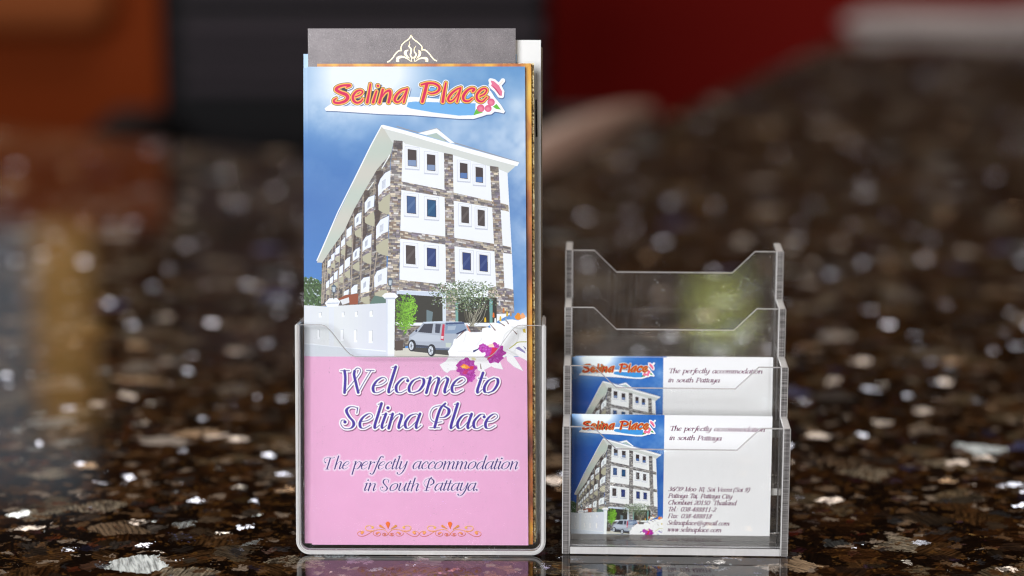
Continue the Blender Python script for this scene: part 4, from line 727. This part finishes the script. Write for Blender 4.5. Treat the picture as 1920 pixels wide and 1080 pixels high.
# ---------------------------------------------------------------- brochure holder
A = R(-.7); U = Vector((math.cos(A), math.sin(A), 0)); V = Vector((-math.sin(A), math.cos(A), 0)); Z = Vector((0, 0, 1)); mm = .001
O1 = Vector((-.0975, .0018, .0003)); L = R(7.3); Wd = V * math.sin(L) + Z * math.cos(L)
def hold(u, w, d):   # walls lean back, the bottom stays level, the rim is square to the front
    return O1 + (U * u + Wd * w + V * d - Z * d * math.sin(L) * max(0, min(1, w / 104.7))) * mm
hr = empty('brochure_holder', O1, 0, label='clear acrylic brochure holder packed with pink and dark leaflets', category='brochure holder')
def hchild(name, me, mats):
    me.transform(Matrix.Translation(-O1)); return link(name, me, hr, mats)
W_ = 112.6; Hh = 104.7; th = 1.9; r0 = 6.2
def upath(off, n=8):
    r = r0 - off; P = [(off, Hh)]
    for k in range(n + 1): a = math.pi + k * math.pi / 2 / n; P.append((r0 + r * math.cos(a), r0 + r * math.sin(a)))
    for k in range(n + 1): a = 1.5 * math.pi + k * math.pi / 2 / n; P.append((W_ - r0 + r * math.cos(a), r0 + r * math.sin(a)))
    return P + [(W_ - off, Hh)]
po, pi_ = upath(0), upath(th); n = len(po); Dp = 42
Vv = [hold(u, w, d) for (pp_, d) in ((po, 0), (pi_, 0), (po, Dp), (pi_, Dp)) for u, w in pp_]; F = []; mi = []
for i in range(n - 1):
    F += [(i, i + 1, n + i + 1, n + i), (2 * n + i, 3 * n + i, 3 * n + i + 1, 2 * n + i + 1), (i, 2 * n + i, 2 * n + i + 1, i + 1), (n + i, n + i + 1, 3 * n + i + 1, 3 * n + i)]; mi += [1, 1, 0, 0]
F += [(0, n, 3 * n, 2 * n), (n - 1, 3 * n - 1, 4 * n - 1, 2 * n - 1)]; mi += [1, 1]
me = mesh('side_wall', Vv, F, mi); bm = bmesh.new(); bm.from_mesh(me); bmesh.ops.recalc_face_normals(bm, faces=bm.faces)
es = [e for e in bm.edges if len({f.material_index for f in e.link_faces}) == 2 and e.calc_length() < .2]; bmesh.ops.bevel(bm, geom=es, offset=.0006, segments=3, affect='EDGES', material=1); bm.to_mesh(me); bm.free()
hchild('side_wall', me, [M_clear2, M_lit])
def scurve(x0, y0, x1, y1, n=12): return [(x0 + (x1 - x0) * (t_ / n), y0 + (y1 - y0) * (3 * (t_ / n) ** 2 - 2 * (t_ / n) ** 3)) for t_ in range(n + 1)]
g = .15
front = [(th + g, Hh - .3)] + scurve(11.5, Hh - .3, 27.5, 90) + scurve(86, 90, 101, Hh - .3) + [(W_ - th - g, Hh - .3)] + [(u - .001, w) for u, w in upath(th + g)[::-1][1:-1]]
hchild('front_panel', plate(front, lambda u, w, d: hold(u, w, d + .35), 2.0, bev=.00025), [M_clear2, M_edge])
back = [(th + g, Hh - .3), (W_ - th - g, Hh - .3)] + upath(th + g)[::-1][1:-1]
hchild('back_panel', plate(back, lambda u, w, d: hold(u, w, d + Dp - 2.4), 2.0), [M_clear2, M_lit])

# ---------------------------------------------------------------- leaflets in the holder
LB = R(9); Wb = V * math.sin(LB) + Z * math.cos(LB); NB = V * math.cos(LB) - Z * math.sin(LB)
def leaflet(name, quad, k, t_, mats, label, cat, group=None, uv=True, arch=0.0, nu=1, nv=1, offu=(0, 1)):
    """quad: bottom-left, bottom-right, top-right, top-left (u, w) in mm; stands on the holder floor, k mm behind the front one"""
    base = Vector((-.0975, .0065, .0031)) + V * k * mm; (a, b, c, d) = quad; vs_ = []; uvs = []
    for s_ in (0, 1):
        for j in range(nv + 1):
            for i in range(nu + 1):
                fu, fw = i / nu, j / nv
                u = (a[0] * (1 - fu) + b[0] * fu) * (1 - fw) + (d[0] * (1 - fu) + c[0] * fu) * fw; w = (a[1] * (1 - fu) + b[1] * fu) * (1 - fw) + (d[1] * (1 - fu) + c[1] * fu) * fw
                dd = t_ * s_ + arch * (4 * fu * (1 - fu)) * fw * (-1)
                vs_.append(base + (U * u + Wb * w + NB * dd) * mm); uvs.append((fu, fw))
    m = (nu + 1) * (nv + 1); F = []; mi = []
    for j in range(nv):
        for i in range(nu):
            q = j * (nu + 1) + i; F.append((q, q + 1, q + nu + 2, q + nu + 1)); mi.append(0); F.append((m + q, m + q + nu + 1, m + q + nu + 2, m + q + 1)); mi.append(1)
    ring = [i for i in range(nu + 1)] + [(j + 1) * (nu + 1) - 1 for j in range(1, nv + 1)] + [nv * (nu + 1) + i for i in range(nu - 1, -1, -1)] + [j * (nu + 1) for j in range(nv - 1, 0, -1)]
    for i in range(len(ring)): p, q = ring[i], ring[(i + 1) % len(ring)]; F.append((q, p, p + m, q + m)); mi.append(1)
    org = vs_[0].copy(); me = mesh(name, [v - org for v in vs_], F, mi)
    ul = me.uv_layers.new(name='UVMap')
    for lp in me.loops: ul.data[lp.index].uv = uvs[lp.vertex_index % m]
    o = link(name, me, None, mats, label=label, category=cat); o.location = org
    if group: o['group'] = group
    return o
b1 = leaflet('hotel_brochure', [(6.8, .4), (104.9, .5), (102.9, 216.5), (5.3, 216.3)], 0, .45, [M_bro, M_paper], 'front pink and blue hotel brochure with the welcome text fully readable', 'brochure', 'hotel brochures in the acrylic holder', arch=.5, nu=12, nv=8)
b2 = leaflet('hotel_brochure', [(3.4, .7), (101.6, .7), (100.2, 215.7), (3.4, 215.6)], 1.1, .45, [M_bro, M_paper], 'second hotel brochure, showing only as a strip along the left edge of the front one', 'brochure', 'hotel brochures in the acrylic holder', arch=.4, nu=8, nv=4)
# folded edge catches the light
t = NT('orange_cover'); co = t.n('ShaderNodeTexCoord').outputs['Object']; mp = t.n('ShaderNodeMapping'); mp.inputs['Scale'].default_value = (60, 60, 28); t.l(co, mp.inputs[0]); nz = t.n('ShaderNodeTexNoise', i_Scale=1., i_Detail=4.); t.l(mp.outputs[0], nz.inputs['Vector'])
p = t.n('ShaderNodeBsdfPrincipled', i_Roughness=.35); t.l(t.ramp(nz.outputs[0], [(.34, (.16, .022, .003)), (.46, (.50, .13, .008)), (.56, (.78, .38, .02)), (.68, (.85, .58, .08))]), p.inputs['Base Color']); M_or_c = t.done(p.outputs[0])
t = NT('gold_tooled_edge'); co = t.n('ShaderNodeTexCoord').outputs['Object']; nz = t.n('ShaderNodeTexNoise', i_Scale=900., i_Detail=3.); t.l(co, nz.inputs['Vector'])
p = t.n('ShaderNodeBsdfPrincipled', i_Roughness=.4, i_Metallic=.3); t.l(t.ramp(nz.outputs[0], [(.40, (.10, .05, .01)), (.5, (.5, .33, .1)), (.62, (.85, .72, .42))]), p.inputs['Base Color']); M_gold_c = t.done(p.outputs[0])
t = NT('charcoal_stock'); co = t.n('ShaderNodeTexCoord').outputs['Object']; nz = t.n('ShaderNodeTexNoise', i_Scale=2500., i_Detail=4.); t.l(co, nz.inputs['Vector']); n2 = t.n('ShaderNodeTexNoise', i_Scale=130., i_Detail=3.); t.l(co, n2.inputs['Vector'])
cc = t.mix(.5, t.ramp(nz.outputs[0], [(.3, (.075, .062, .066)), (.6, (.19, .165, .17)), (.74, (.42, .40, .40))]), t.ramp(n2.outputs[0], [(.3, (.11, .095, .10)), (.7, (.19, .165, .17))])); p = t.n('ShaderNodeBsdfPrincipled', i_Roughness=.38, i_Metallic=.25); t.l(cc, p.inputs['Base Color']); M_char = t.done(p.outputs[0])
M_sky = simple('pale_blue_print', (.42, .62, .86), .35)
o = leaflet('orange_booklet', [(6.5, .2), (107.0, .2), (105.7, 217.6), (9.5, 217.4)], 2.2, 2.2, [M_or_c, M_or_c], 'orange glossy booklet, its rim showing above and right of the front brochure', 'booklet')
o = leaflet('gold_edged_booklet', [(8, .2), (108.2, .2), (106.9, 217.4), (9.5, 216.6)], 5.2, 1.4, [M_gold_c, M_gold_c], 'thin booklet with a tooled gold edge right behind the orange booklet', 'booklet')
b3 = leaflet('hotel_brochure', [(2.8, .6), (100.5, .6), (99.0, 220.3), (2.0, 220.3)], 15.7, .5, [M_sky, M_paper], 'pale blue leaflet whose top left corner stands above the front brochure', 'brochure', None)
b3.name = 'blue_leaflet'
gf = leaflet('charcoal_folder', [(4.8, .4), (99.6, .4), (98.5, 232.2), (4.2, 232.0)], 14, 1.2, [M_char, M_paper], 'charcoal grey folder with a gold lotus emblem, tallest in the holder', 'folder')
wc = leaflet('white_leaflet', [(14, .3), (110.6, .3), (110.0, 226.5), (14, 226.5)], 18, 1.4, [M_paper, M_paper], 'white leaflet at the top right with a short black bar near its right edge', 'leaflet')
bc = leaflet('tan_card_folder', [(15, .3), (111.0, .3), (110.7, 222.9), (15, 222.9)], 21, 1.8, [M_tan, M_tan], 'tan card folder rearmost in the holder, a thin strip at its right', 'folder')
bk = leaflet('photo_leaflet', [(9, 1), (108.9, 1), (106.8, 216.0), (9, 216.0)], 8.0, .8, [simple('cream_print', (.70, .64, .52), .4), M_paper], 'cream leaflet, a thin strip just right of the gold-edged booklet', 'leaflet')
# the black bar and green block printed on the cream leaflet edge
def onleaf(par, k, pts, dz, mat, name):
    base = Vector((-.0975, .0065, .0031)) + V * k * mm
    me = mesh(name, [base + (U * u + Wb * w - NB * dz) * mm - par.location for u, w in pts], [tuple(range(len(pts)))]); return link(name, me, par, [mat])
onleaf(wc, 18, [(107.7, 182.5), (108.6, 182.5), (108.3, 199.5), (107.5, 199.5)], .12, M_dark, 'printed_bar')
# gold lotus emblem on the folder, foil raised a little
M_foil = simple('gold_foil', (.80, .70, .46), .35, .2, 2500, .25, .55)
def E(x, y):  # traced emblem (12 px per photo px) -> folder mm
    px, py = 700 + x / 12, 50 + y / 12; u = 4.2 + (px - 577) * (94.3 / 389.0); w = 232.0 - (py - 53.5) * (13.95 / 56.7); return u, w
def ribbon(P, w0):
    Q = spline([(*E(*p[:2]), (p[2] if len(p) > 2 else w0) / 12 * .244) for p in P], 5); out_l = []; out_r = []
    for i in range(len(Q)):
        d = Q[min(i + 1, len(Q) - 1), :2] - Q[max(i - 1, 0), :2]; d = d / (np.hypot(*d) + 1e-9); nrm = np.array([-d[1], d[0]]) * Q[i, 2] / 2; out_l.append(Q[i, :2] + nrm); out_r.append(Q[i, :2] - nrm)
    return out_l, out_r
bm = bmesh.new(); base = Vector((-.0975, .0065, .0031)) + V * 14 * mm
def P3(q, dz): return bm.verts.new(base + (U * q[0] + Wb * q[1] - NB * dz) * mm - gf.location)
for P, w0 in [([(845, 185), (800, 265), (700, 340), (635, 410), (618, 470), (625, 530)], 24), ([(845, 185), (890, 265), (990, 340), (1060, 400), (1092, 450), (1090, 510)], 24), ([(632, 528), (570, 532), (500, 590), (440, 680), (380, 740), (310, 785)], 26), ([(1075, 512), (1150, 512), (1220, 560), (1290, 640), (1350, 715), (1425, 755)], 26),
              ([(805, 325, 14), (815, 390, 18), (795, 430, 26), (845, 490, 34), (845, 560, 30), (830, 610, 34), (850, 670, 30), (885, 700, 12)], 20), ([(955, 425, 8), (915, 490, 18), (925, 560, 26), (960, 600, 30), (940, 660, 34), (900, 700, 12)], 20),
              ([(790, 515, 8), (730, 540, 50), (715, 590, 60), (750, 650, 40), (820, 700, 8)], 20), ([(1010, 510, 8), (1040, 560, 52), (1040, 610, 56), (1000, 670, 30), (955, 705, 8)], 20),
              ([(545, 775, 60), (545, 700, 66), (610, 665, 52), (700, 675, 34), (770, 710, 24), (840, 765, 10)], 20), ([(1200, 775, 60), (1195, 710, 62), (1130, 690, 44), (1050, 700, 28), (990, 730, 20), (940, 770, 10)], 20), ([(868, 775, 12), (850, 720, 14), (890, 670, 16), (925, 720, 14), (915, 775, 12)], 14)]:
    lft, rgt = ribbon(P, w0); Tt = [(P3(a, .10), P3(b, .10)) for a, b in zip(lft, rgt)]; Bb = [(P3(a, .01), P3(b, .01)) for a, b in zip(lft, rgt)]
    for i in range(len(Tt) - 1):
        bm.faces.new((Tt[i][0], Tt[i][1], Tt[i + 1][1], Tt[i + 1][0])); bm.faces.new((Tt[i][0], Tt[i + 1][0], Bb[i + 1][0], Bb[i][0])); bm.faces.new((Tt[i][1], Bb[i][1], Bb[i + 1][1], Tt[i + 1][1]))
link('lotus_emblem', bm_mesh('lotus_emblem', bm), gf, [M_foil])

# ---------------------------------------------------------------- stepped card holder
A2 = R(-2.2); U2 = Vector((math.cos(A2), math.sin(A2), 0)); V2 = Vector((-math.sin(A2), math.cos(A2), 0)); O2 = Vector((.0226, .0028, .0003)); D = 20.8
c2 = empty('card_holder', O2, 0, label='clear acrylic four-step business card holder, two steps filled with cards', category='card holder')
def cpt(x, y, z): return (U2 * x + V2 * y + Z * z) * mm
tops = [59.7, 82.6, 105.1, 127.8]
prof = [(0, 0), (0, tops[0])]
for i in range(4): prof += [(D * (i + 1), tops[i])] + ([(D * (i + 1), tops[i + 1])] if i < 3 else [])
prof += [(D * 4, 0)]
Ts = 3.4
for x0 in (0, 101.7 - Ts):
    me = plate(prof, lambda y, z, d: cpt(x0 + d, y, z), Ts, bev=.0004, bev_idx=2)
    for pg in me.polygons:   # tops, bottoms whiter with light put into the colour; upright cut edges keep saw marks
        if pg.material_index == 1 and abs(pg.normal.z) > .6: pg.material_index = 2
    link('side_panel', me, c2, [M_clear, M_rib, M_lit])
xa, xb = Ts + .05, 101.7 - Ts - .05; pt = 1.8
for i in range(4):
    tz = tops[i] - .1; z0 = 3.8 if i == 0 else 21.6 * (i - 1) + 3.8
    outl = [(xa, z0), (xb, z0), (xb, tz), (88.3, tz), (77.9, tz - 10.2), (24.0, tz - 10.2), (13.6, tz), (xa, tz)]
    link('front_plate' if i < 3 else 'rear_plate', plate(outl, lambda x, z, d, i=i: cpt(x, D * i + .1 + d, z), pt, bev=.0002), c2, [M_clear3 if i < 2 else M_clear, M_edge])
for i in range(3):
    z0 = 21.6 * i; y0 = .05 if i == 0 else D * i + pt + .15; y1 = D * (i + 1) + (pt + .1 if i == 0 else -.02)
    link('pocket_floor', plate([(xa, z0), (xb, z0), (xb, z0 + 3.7), (xa, z0 + 3.7)], lambda x, z, d, y0=y0: cpt(x, y0 + d, z), (D * (i + 1) - .05) - y0, 1, 2, .0002), c2, [M_clear, M_clear, M_lit])

# ---------------------------------------------------------------- business cards
def card(x0, y0, z0, lean, roll, tint, label, w=91.0, h=56.4, side=M_card, group='business cards in the stepped holder'):
    a = R(lean); me_v = []; t_ = .32
    for s_ in (0, 1):
        for (u, q) in ((0, 0), (w, 0), (w, h), (0, h)):
            cr, sr = math.cos(R(roll)), math.sin(R(roll)); uu, qq = u * cr - q * sr, u * sr + q * cr
            me_v.append((U2 * uu + (V2 * math.sin(a) + Z * math.cos(a)) * qq + (V2 * math.cos(a) - Z * math.sin(a)) * t_ * s_) * mm)
    me = mesh('business_card', me_v, [(0, 1, 2, 3), (7, 6, 5, 4), (0, 4, 5, 1), (1, 5, 6, 2), (2, 6, 7, 3), (3, 7, 4, 0)], [0, 1, 1, 1, 1, 1]); ul = me.uv_layers.new(name='UVMap')
    for pg in me.polygons:
        for li, uvc in zip(pg.loop_indices, ((0, 0), (1, 0), (1, 1), (0, 1))): ul.data[li].uv = uvc
    o = link('business_card', me, None, [side, M_paper], label=label, category='business card', group=group); o.location = O2 + cpt(x0, y0, z0); return o
card(3.75, 18.2, 3.75, 2.0, -.15, 0, 'front white and blue business card in the lowest pocket, address fully readable')
card(3.75, D + 18.0, 25.35, 2.0, .15, 0, 'foremost business card in the second pocket, lower half behind the front card')
card(4.3, D + 18.7, 25.35, 1.8, .1, 0, 'business card whose edge shows just right of the foremost one in the second pocket', w=92.0)
card(5.2, D + 19.4, 25.35, 1.5, .1, 0, 'rearmost business card in the second pocket, its top edge showing above the others', h=56.7)
